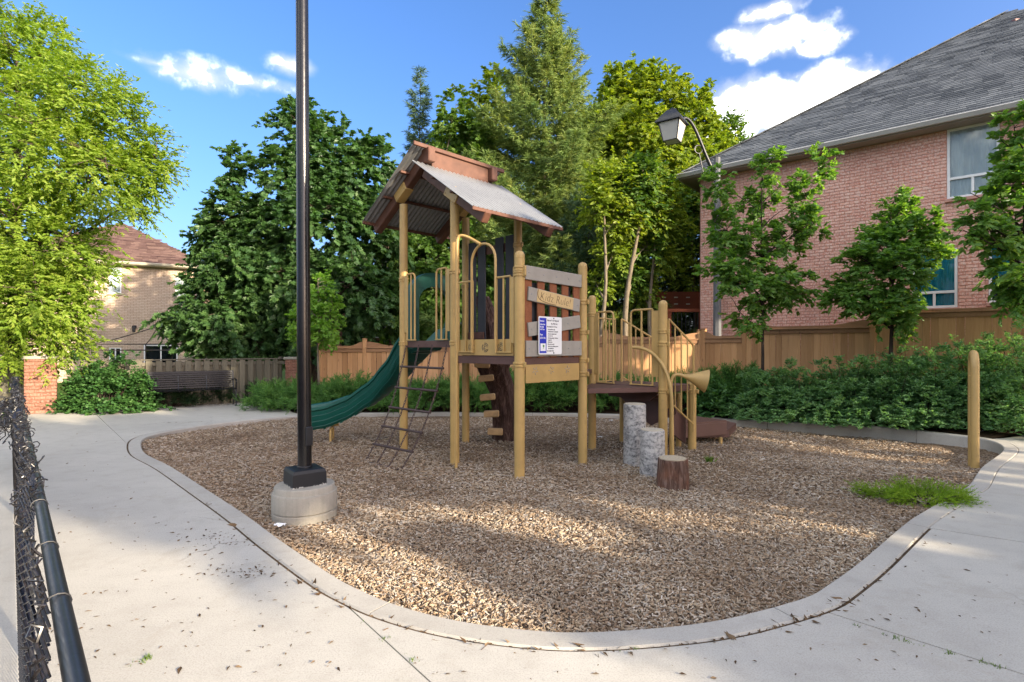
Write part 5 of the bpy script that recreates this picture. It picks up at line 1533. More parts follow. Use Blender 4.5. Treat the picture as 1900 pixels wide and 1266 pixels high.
def hip_roof(t, O, d, L, D, z, pitch, over, deckmat, trim, gut):
    """hip roof over a rectangle from O along d (front) and back by D; returns the front plane's data"""
    nb = V(-d.y, d.x, 0)
    c = [O - d * over - nb * over, O + d * (L + over) - nb * over, O + d * (L + over) + nb * (D + over), O - d * over + nb * (D + over)]
    LL, DD = L + 2 * over, D + 2 * over; h = min(LL, DD) / 2
    if LL >= DD: r0 = c[0] + d * h + nb * h; r1 = c[1] - d * h + nb * h
    else: r0 = c[0] + d * h + nb * h; r1 = c[3] + d * h - nb * h
    zz = z + h * pitch
    cz = [p + Z * z for p in c]; a, b = r0 + Z * zz, r1 + Z * zz
    m = MB()
    if LL >= DD: m.add(cz + [a, b], [[0, 1, 5, 4], [1, 2, 5], [2, 3, 4, 5], [3, 0, 4]])
    else: m.add(cz + [a, b], [[0, 1, 4], [1, 2, 5, 4], [2, 3, 5], [3, 0, 4, 5]])
    roof = t.part('roof', m, deckmat)
    m = MB(); m.prism([p - Z * .16 for p in cz], Z * .025); t.part('soffit', m, trim, parent=roof)
    for i in range(4):
        p, q = cz[i], cz[(i + 1) % 4]; e = (q - p).normalized(); o = V(e.y, -e.x, 0)
        m = MB(); m.bar(p + o * .012 - Z * .085, q + o * .012 - Z * .085, .02, .15); t.part('fascia', m, trim, parent=roof)
        prof = [(.024, -.02), (.13, -.02), (.145, -.04), (.12, -.09), (.10, -.13), (.024, -.13)]
        m = MB(); m.strip([[w + o * g + Z * k for g, k in prof] for w in (p - e * .02, q + e * .02)], False, closed_u=False)
        m.add([p - e * .02 + o * g + Z * k for g, k in prof], [list(range(6))]); m.add([q + e * .02 + o * g + Z * k for g, k in prof], [list(range(6))]); t.part('gutter', m, gut, parent=roof)
    up = (nb + Z * pitch).normalized(); lv = math.sqrt(1 + pitch * pitch)
    ok = (lambda u, v: v / lv < h and v / lv < u < LL - v / lv)
    return roof, cz, (a, b), up, h * lv, LL, ok

def pink_house():
    O = V(5.63, 16.0, 0); d = HD
    t = Thing('pink_brick_house', 'two-storey pink brick house with grey shingle hip roof behind the pear trees', 'house', (O.x, O.y, 0))
    w = Wall(O, d, 14, .1, 6.50)
    wins = []
    for (x0, y0, x1, y1) in ((1757, 243, 1855, 372), (1692, 468, 1777, 574), (1834, 457, 1895, 563)):
        u0, za = w.px(x0, (y0)); u1, _ = w.px(x1, y0); _, zb = w.px(x0, y1)
        wins.append((u0, u1, zb, za))
    # heights: left-edge pixels fix sill and head
    w.open = list(wins)
    w.core(t, PINKM); w.bricks(t, PINKB, 300, keep=lambda x, y: y < 570 - (x - 1400) * .02)
    w.window(t, *wins[0], rail=.29, split=True, back=SHEER, sill=PINKM)
    w.window(t, *wins[1], rail=.27, split=True, back=TEAL, lower=TEAL, sill=PINKM)
    w.window(t, *wins[2], rail=.22, split=True, back=TEAL, lower=NAVY, sill=PINKM)
    # the other three walls
    nb = V(-d.y, d.x, 0)
    for Oo, dd, L in ((O + d * 14, nb, 14.8), (O + d * 14 + nb * 14.8, -d, 14), (O + nb * 14.8, -nb, 14.8)):
        ww = Wall(Oo, dd, L, .1, 6.5); m = MB(); m.obox(ww.at(L / 2, -.06, 3.3), ww.d * (L / 2 - .03), ww.n * .12, Z * 3.2); t.part('wall', m, PINKM)
    roof, cz, (a, b), up, lv, LL, ok = hip_roof(t, O - w.n * 0 , d, 14, 14.8, 6.62, .72, .48, GREYSH, SOFFIT, GUTTER)
    shingles(t, cz[0], d, up, (LL, lv), ok, GREYSH, 300, parent=roof)
    # hip caps along the left hip
    hv = (a - cz[0]); n = int(hv.length / .24); hd = hv.normalized(); sd = hd.cross(Z).normalized(); nn = sd.cross(hd)
    m = MB()
    for i in range(n):
        p = cz[0] + hd * (i * .24 + .12) + nn * .02; m.obox(p, hd * .14, sd * .10, nn * (.010 + .004 * (i % 2)), 0, rnd=RNG.random() * .99)
    t.part('hip_cap', m, GREYSH, parent=roof, kind='stuff')
    vv = P(1884, 44, 15.9); m = MB(); m.obox(vv, V(.17, 0, 0), V(0, .17, 0), Z * .06, .02); m.obox(vv - Z * .12, V(.12, 0, 0), V(0, .12, 0), Z * .1); t.part('roof_vent', m, painted('vent_red', (.22, .09, .075), .5), parent=roof)
pink_house()

def beige_house():
    d = V(.894, .447, 0); O = V(-22.2, 23.2, 0) - d * .1
    t = Thing('beige_brick_house', 'beige brick house with a brown shingle roof beyond the grey fence', 'house', (O.x, O.y, 0))
    L = 7.85; w = Wall(O, d, L, -.1, 5.35)
    def rect(x0, y0, x1, y1):
        u0, za = w.px(x0, y0); u1, _ = w.px(x1, y0); _, zb = w.px(x0, y1); return (u0, u1, zb, za)
    wn = [rect(202, 495, 226, 544), rect(325, 514, 352, 550), rect(267, 640, 330, 690), rect(203, 645, 226, 690)]
    w.open = list(wn)
    w.core(t, BEIGEM); w.bricks(t, BEIGEB)
    w.window(t, *wn[0], split=False, back=SHEER, sill=BEIGETRIM); w.window(t, *wn[1], split=True, back=SHEER, sill=BEIGETRIM)
    w.window(t, *wn[2], split=True, back=None, sill=BEIGETRIM); w.window(t, *wn[3], split=True, back=None, sill=BEIGETRIM)
    nb = V(-d.y, d.x, 0)
    for Oo, dd, LL in ((O + d * L, nb, 9), (O + d * L + nb * 9, -d, L), (O + nb * 9, -nb, 9)):
        ww = Wall(Oo, dd, LL, -.1, 5.35); m = MB(); m.obox(ww.at(LL / 2, -.06, 2.6), ww.d * (LL / 2 - .03), ww.n * .12, Z * 2.7); t.part('wall', m, BEIGEM)
    roof, cz, (a, b), up, lv, LL, ok = hip_roof(t, O, d, L, 9, 5.48, .60, .4, BROWNSH, BEIGETRIM, BEIGETRIM)
    shingles(t, cz[0], d, up, (LL, lv), ok, BROWNSH, 0, parent=roof)
    u, z = w.px(250, 612)
    m = MB(); m.obox(w.at(u, .12, z + .12), w.d * .09, w.n * .05, Z * .07, .02); m.obox(w.at(u, .2, z), w.d * .06, w.n * .1, Z * .12, .03); t.part('wall_lamp', m, BLACKSAT)
beige_house()

def red_house():
    O = V(-8.3, 22.6, 0); d = V(1, .06, 0).normalized(); L = 5.2
    t = Thing('red_brick_house', 'red brick house half hidden behind the dark maple and the cedar fence', 'house', (O.x, O.y, 0))
    w = Wall(O, d, L, -.1, 4.0); w.open = [(2.0, 3.0, 1.9, 3.1)]
    w.core(t, REDM); w.bricks(t, REDB)
    w.window(t, 2.0, 3.0, 1.9, 3.1, split=True, back=None, sill=REDM)
    nb = V(-d.y, d.x, 0)
    for Oo, dd, LL in ((O + d * L, nb, 6), (O + d * L + nb * 6, -d, L), (O + nb * 6, -nb, 6)):
        ww = Wall(Oo, dd, LL, -.1, 4.0); m = MB(); m.obox(ww.at(LL / 2, -.06, 1.95), ww.d * (LL / 2 - .03), ww.n * .12, Z * 2.0); t.part('wall', m, REDM)
    hip_roof(t, O, d, L, 6, 4.12, .5, .35, BROWNSH, BEIGETRIM, BEIGETRIM)
red_house()

def gazebo():
    c = V(-13.4, 20.4, 0); t = Thing('gazebo_frame', 'bare dark metal gazebo frame in front of the beige house', 'gazebo', c)
    hw = 1.45; iron = painted('rusty_iron', (.05, .036, .03), .55)
    cs = [c + V(i * hw, j * hw, 0) for i, j in ((-1, -1), (1, -1), (1, 1), (-1, 1))]
    for p in cs:
        m = MB(); m.tube([p, p + Z * 1.62], .022, 6); t.part('post', m, iron)
    ap = c + Z * 2.30
    for p in cs:
        m = MB(); m.tube(catmull([p + Z * 1.62, p.lerp(c, .35) + Z * 1.80, p.lerp(c, .75) + Z * 2.10, ap], 4), .018, 6); t.part('roof_rib', m, iron)
    for i in range(4):
        for z in (1.62, 1.40):
            m = MB(); m.tube([cs[i] + Z * z, cs[(i + 1) % 4] + Z * z], .015, 6); t.part('ring_bar', m, iron)
gazebo()
def rear_deck():
    c = V(5.3, 17.3, 0); t = Thing('garden_deck', 'red stained wooden deck with black balusters beside the corner of the pink house', 'deck', c)
    red = wood('red_stained_board', (.17, .042, .018), (.26, .075, .035), along=(.5, 9, 9), knots=False, tone=.2)
    x0, x1, y0, y1 = 4.72, 5.9, 16.3, 18.6
    m = MB(); m.box(((x0 + x1) / 2, (y0 + y1) / 2, 1.35), (x1 - x0, y1 - y0, .12)); t.part('deck_floor', m, red)
    m = MB(); m.box(((x0 + x1) / 2, y0, 2.62), (x1 - x0 + .1, .11, .10), ch=.006); t.part('hand_rail', m, red)
    m = MB(); m.box(((x0 + x1) / 2, y0, 1.52), (x1 - x0, .05, .07)); t.part('bottom_rail', m, red)
    for x in (x0 + .04, x1):
        m = MB(); m.box((x, y0 + .01, 1.3), (.10, .10, 2.6)); t.part('post', m, red)
    for i in range(8):
        x = x0 + .16 + i * .125; m = MB(); m.tube([V(x, y0, 1.54), V(x, y0, 2.58)], .012, 6); t.part('baluster', m, BLACKSAT)
    # privacy lattice board behind
    m = MB(); m.box((x0 + .85, y1 - .6, 3.05), (1.5, .04, .62))
    t.part('privacy_panel', m, red)
    for i in range(3):
        for k in range(2):
            m = MB(); m.box((x0 + .35 + i * .4, y1 - .625, 2.95 + k * .22), (.13, .02, .035)); t.part('slot', m, BEIGETRIM)
    for x in (x0 + .12, x0 + 1.55):
        m = MB(); m.box((x, y1 - .6, 1.7), (.09, .09, 3.3)); t.part('post', m, red)
rear_deck()
# ------------------------------------------------------------------ vegetation
def nrmz(a): return a / np.maximum(np.linalg.norm(a, axis=-1, keepdims=True), 1e-9)
TPL = {
    'lance': ([(0, 0, 0), (.38, .17, .05), (1, 0, -.06), (.38, -.17, .05)], [(0, 2, 1), (0, 3, 2)]),
    'oval': ([(0, 0, 0), (.28, .24, .06), (.68, .22, .05), (1, 0, -.05), (.68, -.22, .05), (.28, -.24, .06)], [(0, 3, 2, 1), (0, 5, 4, 3)]),
    'round': ([(0, 0, 0), (.2, .36, .05), (.65, .42, .04), (.98, 0, 0), (.65, -.42, .04), (.2, -.36, .05)], [(0, 3, 2, 1), (0, 5, 4, 3)]),
    'maple': ([(0, 0, 0), (-.08, .34, .03), (.22, .56, 0), (.36, .30, .05), (.72, .46, -.02), (.70, .17, .05), (1.05, 0, -.07), (.70, -.17, .05), (.72, -.46, -.02), (.36, -.30, .05), (.22, -.56, 0), (-.08, -.34, .03)],
              [(0, 6, 5, 4, 3, 2, 1), (0, 11, 10, 9, 8, 7, 6)]),
    'fan': ([(0, 0, 0), (.75, .55, .03), (1, .22, 0), (.86, 0, .03), (1, -.22, 0), (.75, -.55, .03)], [(0, 3, 2, 1), (0, 5, 4, 3)]),
    'spike': ([(0, .02, 0), (0, -.02, 0), (.55, .38, .12), (.75, .20, .28), (.62, -.30, .20), (.9, -.14, -.05), (1.0, .03, .02), (.6, .28, -.22), (.5, -.38, -.10), (.35, .30, .25), (.3, -.28, .26), (.0, 0, .03)],
              [(0, 1, 2), (0, 1, 3), (0, 1, 4), (0, 1, 5), (11, 1, 6), (0, 11, 7), (0, 1, 8), (0, 1, 9), (0, 11, 10)]),
}
# needle sprays: thin spikes fanning from a short axis
def spray_template():
    vs, fs = [], []
    r = random.Random(3)
    for i in range(9):
        b = .08 * i; an = r.uniform(0, 2 * PI) ; l = r.uniform(.34, .5); w = .032
        o = len(vs); c, s = math.cos(an), math.sin(an); k = .62
        tip = (b + l * .75, l * k * c, l * k * s)
        vs += [(b, w * -s, w * c), (b + .02, -w * -s, -w * c), tip]; fs.append((o, o + 1, o + 2))
    o = len(vs); vs += [(0, .018, 0), (0, -.018, 0), (1.0, 0, 0)]; fs.append((o, o + 1, o + 2))
    return vs, fs
TPL['spray'] = spray_template()

def leaf_mesh(name, C, D, N, S, shape, mat, rnd, loc, width=1.0):
    tv, tf = TPL[shape]; tv = np.array(tv, float)
    D = nrmz(D); B = nrmz(np.cross(N, D)); N2 = np.cross(D, B)
    vs = C[:, None] + S[:, None, None] * (tv[None, :, 0, None] * D[:, None] + width * tv[None, :, 1, None] * B[:, None] + tv[None, :, 2, None] * N2[:, None])
    vs = vs.reshape(-1, 3) - np.array(loc); n = len(C); k = len(tv)
    flat = np.concatenate([np.array(f) for f in tf]); lens = np.array([len(f) for f in tf])
    li = (np.arange(n)[:, None] * k + flat[None]).ravel()
    st = np.concatenate([[0], np.cumsum(np.tile(lens, n))[:-1]])
    return fast_mesh(name, vs, li, st, mat, np.repeat(np.clip(rnd, 0, 1), len(tf)))

def unit_rand(n):
    a = NPR.normal(size=(n, 3)); return nrmz(a)
def lobe_points(lobes, n, hollow=.45):
    """points in a crown made of ellipsoid lobes, denser towards their outsides"""
    L = np.array(lobes, float); wgt = (L[:, 3] * L[:, 5]) ** 1.0 * 1.0; wgt /= wgt.sum()
    k = NPR.choice(len(L), n, p=wgt); u = unit_rand(n); u[:, 2] *= .95
    r = (hollow + (1 - hollow) * NPR.random(n) ** .55) * (1 + .12 * NPR.normal(size=n))
    p = L[k, :3] + u * r[:, None] * L[k, 3:6]
    return p, u, k
def sprays(P0, OUT, nt, Lt, nl, droop, up, spread, axis=None):
    """leafy twigs from cluster points: returns leaf centres, directions, up hints, cluster index"""
    n = len(P0)
    o = np.repeat(P0, nt, 0); out = np.repeat(OUT, nt, 0); ci = np.repeat(np.arange(n), nt)
    td = nrmz(out * 1.0 + unit_rand(n * nt) * spread + np.array([0, 0, up]))
    L = Lt * NPR.uniform(.55, 1.25, n * nt)
    o = o + NPR.normal(size=o.shape) * Lt * .18
    f = NPR.uniform(.12, 1.0, (n * nt, nl)); f.sort(1)
    c = o[:, None] + td[:, None] * (f * L[:, None])[..., None]
    c[..., 2] -= droop * (f * L[:, None]) ** 2 / Lt
    d = np.repeat(td[:, None], nl, 1)
    side = nrmz(np.cross(td, np.array([0, 0, 1.0])) + 1e-4)
    sg = np.where(np.arange(nl) % 2, 1.0, -1.0)[None, :, None]
    d = nrmz(d * .75 + side[:, None] * sg * NPR.uniform(.4, 1.1, (n * nt, nl, 1)) + np.array([0, 0, -.35 * (1 + droop)]) * NPR.uniform(.2, 1.3, (n * nt, nl, 1)) + NPR.normal(size=c.shape) * .18)
    nn = nrmz(np.array([0, 0, .62]) + NPR.normal(size=c.shape) * .48 + np.repeat(out[:, None], nl, 1) * .6)
    return c.reshape(-1, 3), d.reshape(-1, 3), nn.reshape(-1, 3), np.repeat(ci, nl)

def barkmat(name, c1, c2, sc=1.0):
    m = Mt(name); p = m.pos(); n = m.noise(m.mapped(p, (9 * sc, 9 * sc, 1.8 * sc)), 2.5, 6, .65, dist=.6)
    m.set(m.ramp(n, [(.3, c1), (.7, c2)]), .9, 0, .15); m.bump(n, .7, .02); MAT[name] = m.m; return m.m
BARK = barkmat('grey_brown_bark', (.035, .026, .019), (.13, .10, .075)); PALEBARK = barkmat('pale_bark', (.10, .08, .058), (.25, .205, .15)); DARKBARK = barkmat('dark_bark', (.02, .015, .012), (.07, .052, .04))

def branches(loc, base, top, r0, lobes, pts, mat_name=None, fork=.35, twig_r=.006, n_tw=None, lean=None):
    """trunk, one limb per lobe, and thin twigs out to the leaf clusters; returns trunk and limb builders"""
    T, B = MB(), MB()
    base, top = Vector(base), Vector(top); H = (top - base)
    ph = [RNG.uniform(0, 6) for _ in range(4)]
    def tp(f): return base + H * f + V(math.sin(f * 5 + ph[0]), math.cos(f * 4 + ph[1]), 0) * max(r0 * .9, .04 * H.z if r0 < .13 and r0 > .07 else 0) * f * (1 - f) * 2.5
    tr = [tp(i / 14) for i in range(15)]
    T.tube([base - Z * .25] + tr, [r0 * 1.35] + [r0 * (1.12 if i == 0 else 1) * (1 - .86 * (i / 14)) for i in range(15)], 12)
    nodes = [(np.array(p), r0 * (1 - .86 * i / 14)) for i, p in enumerate(tr) if i > 3]
    for l in lobes:
        c = Vector(l[:3]); zt = c.z - .55 * math.hypot(c.x - base.x, c.y - base.y) - .3 * l[5]
        f = min(.9, max(fork * .7, (zt - base.z) / max(H.z, .1))); s = tp(f); rb = r0 * (1 - .86 * f) * .62
        mid = s.lerp(c, .5) + V(RNG.uniform(-.1, .1), RNG.uniform(-.1, .1), .10 * (c - s).length * .6)
        e = c + (c - s).normalized() * l[3] * .45
        pts_ = bez(s, s.lerp(mid, .6) + Z * .05, mid, e, 10)
        B.tube(pts_, [rb * (1 - .85 * i / 10) + .004 for i in range(11)], 7)
        nodes += [(np.array(p), rb * (1 - .8 * i / 10)) for i, p in enumerate(pts_) if i > 1]
    NP_ = np.array([n_[0] for n_ in nodes])
    sel = pts if n_tw is None or len(pts) <= n_tw else pts[NPR.choice(len(pts), n_tw, False)]
    for p in sel:
        d = NP_ - p; dist = np.linalg.norm(d, axis=1) + np.maximum(0, (NP_[:, 2] - p[2])) * .8
        j = int(np.argmin(dist)); s = Vector(NP_[j]); e = Vector(p)
        if (e - s).length < .05: continue
        mid = s.lerp(e, .5) + Z * .08 * (e - s).length
        B.tube([s, mid, e], [twig_r * 1.9, twig_r * 1.4, twig_r * .6], 4, caps=False)
    return T, B

def tree(name, label, base, top, r0, lobes, ncl, leaf, nt, nl, Lt, size, shape, droop=.25, up=.25, spread=.8, hollow=.45, bark=None, group=None, cat='tree', twig_r=.006, n_tw=300, fork=.35, width=1.0, extra=None):
    t = Thing(name, label, cat, base, group)
    p, u, k = lobe_points(lobes, ncl, hollow)
    if extra is not None: p = np.concatenate([p, extra[0]]); u = np.concatenate([u, extra[1]])
    T, B = branches(t.loc, base, top, r0, lobes, p, n_tw=n_tw, fork=fork, twig_r=twig_r)
    t.part('trunk', T, bark or BARK); 
    if len(B.v): t.part('branches', B, bark or BARK)
    cen = np.array(Vector(base).lerp(Vector(top), .55)); out = nrmz(u + .35 * nrmz(p - cen))
    c, d, n, ci = sprays(p, out, nt, Lt, nl, droop, up, spread)
    cr = NPR.random(len(p)); rnd = .45 * cr[ci] + .55 * NPR.random(len(c))
    s = size * NPR.uniform(.65, 1.2, len(c))
    me = leaf_mesh('crown', c, d, n, s, shape, leaf, rnd, t.loc, width)
    t.raw('crown', me)
    return t
def lobes_px(Y, spec):
    """crown lobes from photo pixels: (x, y, half width, half height, depth offset, depth radius factor)"""
    out = []
    for (x, y, rx, ry, dy) in spec:
        p = P(x, y, Y + dy); out.append((p.x, p.y, p.z, rx / FPX * p.y, rx / FPX * p.y * .95, ry / FPX * p.y))
    return out
L_ASH = leafmat('yellow_green_leaf', (.105, .185, .020), (.19, .28, .032), (.29, .34, .055), .45, (1.4, 1.45, .45))
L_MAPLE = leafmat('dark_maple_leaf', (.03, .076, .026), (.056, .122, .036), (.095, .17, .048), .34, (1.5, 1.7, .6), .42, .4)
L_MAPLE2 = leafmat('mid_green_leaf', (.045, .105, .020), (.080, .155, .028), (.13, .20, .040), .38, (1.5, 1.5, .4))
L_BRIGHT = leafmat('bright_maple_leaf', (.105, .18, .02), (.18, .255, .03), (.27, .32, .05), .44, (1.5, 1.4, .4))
L_PEAR = leafmat('pear_leaf', (.075, .17, .036), (.12, .24, .05), (.21, .32, .08), .44, (1.5, 1.5, .45), .4, .4)
L_GINKGO = leafmat('ginkgo_leaf', (.10, .22, .03), (.16, .30, .045), (.23, .36, .06), .45, (1.3, 1.4, .5))
L_DEEP = leafmat('deep_green_leaf', (.03, .075, .024), (.055, .115, .032), (.10, .165, .042), .35)  # dark green leaves of the shrub masses at the back
L_SPRUCE = leafmat('spruce_needle', (.085, .155, .045), (.15, .225, .060), (.27, .31, .085), .30, (1.2, 1.1, .5), .6, .2)
L_SPRUCE2 = leafmat('blue_green_needle', (.045, .095, .050), (.080, .14, .068), (.13, .18, .08), .22, (1.2, 1.2, .6), .6, .2)
L_JUN = leafmat('juniper_needle', (.05, .135, .035), (.09, .20, .048), (.14, .26, .06), .32, (1.2, 1.3, .5), .6, .2)
L_YEW = leafmat('dark_yew_needle', (.010, .028, .012), (.02, .05, .018), (.05, .08, .026), .2, (1.2, 1.3, .5), .6, .2)
L_HEDGE = leafmat('hedge_leaf', (.08, .18, .075), (.135, .26, .105), (.20, .33, .14), .42, (1.3, 1.4, .6), .5, .3)
L_SHRUB = leafmat('round_shrub_leaf', (.026, .080, .022), (.052, .135, .032), (.09, .18, .045), .3, (1.3, 1.4, .5))
L_LIME = leafmat('lime_juniper', (.10, .20, .012), (.17, .29, .018), (.26, .36, .03), .3, (1.2, 1.2, .4), .6, .2)
L_WEED = leafmat('weed_leaf', (.06, .12, .02), (.10, .17, .03), (.16, .22, .05), .3)

# --- the big yellow-green tree at the left
YA = 13.2
lob = lobes_px(YA, [(60, 110, 75, 90, .3), (-40, 160, 110, 130, .3), (130, 190, 90, 95, -.4), (210, 235, 75, 80, 0), (60, 280, 130, 110, -.9), (175, 330, 90, 76, -.7), (255, 325, 52, 58, .3), (240, 378, 46, 26, 0),
                    (-60, 330, 120, 120, 0), (30, 430, 120, 90, -1.0), (105, 470, 80, 62, -.9), (-50, 520, 110, 120, -.4), (60, 560, 100, 75, -1.1), (110, 550, 60, 60, -.8), (20, 640, 75, 42, -.5), (95, 640, 55, 26, -.6), (120, 600, 40, 30, -.5), (150, 505, 40, 36, -.6), (278, 300, 30, 50, .2)])
bx = P(28, 700, 13.9)
tree('ash_tree', 'big sunlit yellow-green tree at the left edge over the brick pillar', (bx.x, bx.y, -.05), (bx.x + .5, 13.4, 8.7), .20, lob, 1400, L_ASH, 7, 15, .50, .105, 'lance', droop=.32, up=.15, spread=.95, hollow=.25, twig_r=.008, n_tw=420, fork=.3, width=1.3)
# --- dark maples
YM = 17.2
lob = lobes_px(YM, [(560, 250, 55, 65, 0), (600, 300, 80, 80, .2), (540, 350, 70, 70, -.3), (650, 340, 75, 75, .3), (580, 420, 100, 80, -.9), (680, 430, 70, 80, 0), (510, 450, 70, 70, -.4), (540, 530, 95, 70, -1.0), (640, 540, 90, 70, -.9), (470, 590, 60, 60, -.5), (700, 560, 50, 60, -.3), (600, 610, 95, 40, -.8), (500, 640, 60, 36, -.6), (690, 300, 40, 50, .3)])
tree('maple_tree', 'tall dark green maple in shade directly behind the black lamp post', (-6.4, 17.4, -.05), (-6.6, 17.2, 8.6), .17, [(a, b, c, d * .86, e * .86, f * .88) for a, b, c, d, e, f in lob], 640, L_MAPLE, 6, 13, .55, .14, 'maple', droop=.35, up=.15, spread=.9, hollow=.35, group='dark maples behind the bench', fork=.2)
YM = 16.6
lob = lobes_px(YM, [(433, 330, 22, 45, 0), (430, 400, 48, 55, 0), (395, 440, 40, 45, .2), (470, 440, 50, 60, .2), (440, 500, 75, 60, -.5), (500, 520, 55, 60, 0), (400, 560, 60, 50, -.4), (360, 590, 50, 36, -.5), (430, 600, 75, 50, -.8), (470, 640, 62, 34, -.6), (400, 640, 52, 36, -.6), (375, 500, 30, 30, .3), (500, 600, 50, 40, 0)])
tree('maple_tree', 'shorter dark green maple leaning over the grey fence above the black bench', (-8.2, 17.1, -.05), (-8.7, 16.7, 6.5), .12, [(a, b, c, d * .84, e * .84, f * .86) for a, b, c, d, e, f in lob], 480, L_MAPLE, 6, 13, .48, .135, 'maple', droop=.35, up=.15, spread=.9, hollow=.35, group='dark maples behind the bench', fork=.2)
# --- young ginkgo
lob = lobes_px(13.6, [(590, 535, 20, 34, 0), (580, 575, 30, 34, 0), (608, 580, 30, 30, .1), (570, 615, 34, 30, -.1), (612, 615, 36, 28, 0), (590, 628, 34, 14, -.1)])
tree('ginkgo_tree', 'young bright green tree with a slim pale trunk right of the black lamp post', (-4.86, 13.6, -.02), (-4.9, 13.6, 3.2), .036, lob, 150, L_GINKGO, 5, 7, .20, .075, 'fan', up=.3, hollow=.2, bark=PALEBARK, twig_r=.004, n_tw=120)
# --- mid-green trees behind the tower
lob = lobes_px(18.6, [(760, 400, 60, 60, 0), (820, 440, 70, 70, 0), (740, 480, 60, 60, -.4), (800, 520, 70, 70, -.4), (850, 330, 50, 60, 1.5), (870, 520, 60, 80, 0), (760, 570, 60, 50, -.4), (720, 540, 40, 36, -.7), (840, 600, 60, 50, 0), (880, 260, 45, 50, 2.0), (840, 230, 34, 44, 2.0)])
tree('leafy_tree', 'mid green broadleaf tree filling the gap behind the slide hood', (-2.9, 19.2, 0), (-2.6, 19, 8.0), .15, lob, 620, L_MAPLE2, 6, 10, .5, .135, 'maple', droop=.35, up=.15, spread=.9, hollow=.3, group='broadleaf trees behind the tower', fork=.2)
lob = lobes_px(22.5, [(1160, 190, 50, 60, 0), (1220, 200, 60, 65, 0), (1280, 220, 48, 55, 0), (1130, 260, 60, 60, -.5), (1200, 290, 80, 70, -.8), (1280, 300, 60, 60, -.3), (1310, 260, 34, 40, 0), (1180, 150, 30, 30, 0), (1240, 360, 80, 60, 0), (1140, 350, 70, 70, 0), (1060, 330, 70, 80, .8), (1300, 370, 40, 50, 0), (1085, 260, 40, 60, .6)])
tree('maple_tree', 'tall sunlit bright green maple behind the hanging coach lantern', (5.6, 23, 0), (5.4, 22.7, 10.5), .2, lob, 900, L_BRIGHT, 6, 11, .6, .155, 'maple', droop=.3, up=.2, spread=.9, hollow=.35, group='broadleaf trees behind the tower', fork=.25)
lob = lobes_px(25, [(1352, 245, 20, 34, 0), (1340, 275, 26, 28, 0), (1368, 268, 22, 28, 0), (1350, 300, 34, 28, 0)])
tree('leafy_tree', 'small pointed tree top peeking over the left end of the grey roof', (10.1, 25.4, 0), (10.0, 25, 10.8), .12, lob, 110, L_MAPLE2, 5, 8, .5, .17, 'oval', hollow=.2, group='broadleaf trees behind the tower', fork=.75)
# slim pale-trunked trees in the gap
for i, (x0, x1, y1, Yd, r, lab) in enumerate(((1098, 1130, 340, 15.7, .085, 'slim leaning pale trunk tree nearest the tower in the gap left of the forked tree'), (1160, 1192, 330, 15.9, .115, 'forked pale trunk tree in the middle of the gap between tower and pink house'),
                                         (1215, 1212, 350, 16.2, .08, 'slim curved pale trunk tree behind the log-step platform'), (1258, 1250, 380, 19.6, .085, 'slim straight trunk tree behind the red garden deck rail'), (1280, 1296, 340, 19.9, .095, 'slim trunk tree leaning right beside the pink house corner'))):
    b_, t_ = P(x0, 640, Yd), P(x1, y1, Yd)
    lob = lobes_px(Yd, [(x1 - 18, y1 + 40, 30, 34, 0), (x1 + 20, y1 + 60, 30, 34, .3), (x1, y1 + 5, 34, 40, 0), (x1 + 6, y1 + 130, 26, 26, .6), (x1 - 22, y1 + 190, 22, 22, .7)])
    tree('slim_tree', lab, (b_.x, b_.y, 0), tuple(t_ + Z * .5), r, lob, 210, L_MAPLE2 if i % 2 else L_BRIGHT, 5, 7, .42, .14, 'oval', hollow=.2, bark=PALEBARK, group='slim trees in the gap', fork=.55, n_tw=60)
# low dark leafage closing the view behind
def thicket(name, label, Y, spec, n, mat, size, shape, group=None, base=None, nt=5, nl=7, Lt=.45):
    lob = lobes_px(Y, spec); c = lob[0]
    b = base or (sum(l[0] for l in lob) / len(lob), Y, 0.0)
    t = Thing(name, label, 'shrub', b, group)
    p, u, k = lobe_points(lob, n, .3)
    B = MB()
    for q in p[NPR.choice(len(p), min(60, len(p)), False)]:
        e = Vector(q); s = V(b[0] + RNG.uniform(-.3, .3) + (e.x - b[0]) * .55, b[1] + RNG.uniform(-.2, .2), b[2] - .05)
        B.tube([s, s.lerp(e, .55) + Z * .1, e], [.014, .010, .004], 4, caps=False)
    t.part('stems', B, DARKBARK)
    cc, d, nn, ci = sprays(p, u, nt, Lt, nl, .3, .2, .9)
    rnd = .45 * NPR.random(len(p))[ci] + .55 * NPR.random(len(cc))
    t.raw('leaves', leaf_mesh('leaves', cc, d, nn, size * NPR.uniform(.6, 1.2, len(cc)), shape, mat, rnd, t.loc))
    return t
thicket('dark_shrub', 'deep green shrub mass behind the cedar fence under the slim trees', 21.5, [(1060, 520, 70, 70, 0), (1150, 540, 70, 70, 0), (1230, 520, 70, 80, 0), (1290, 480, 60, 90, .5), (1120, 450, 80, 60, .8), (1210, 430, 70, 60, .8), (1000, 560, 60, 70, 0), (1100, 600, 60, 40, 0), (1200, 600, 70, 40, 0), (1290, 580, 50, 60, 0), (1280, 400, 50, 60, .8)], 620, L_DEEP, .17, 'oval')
thicket('dark_shrub', 'deep green shrub mass behind the cedar fence left of the tower', 20.8, [(700, 600, 60, 50, 0), (790, 590, 70, 60, 0), (870, 580, 60, 70, 0), (930, 560, 60, 80, 0), (820, 640, 80, 30, 0), (760, 480, 60, 60, 1.0), (660, 500, 60, 60, 1)], 420, L_DEEP, .17, 'oval')
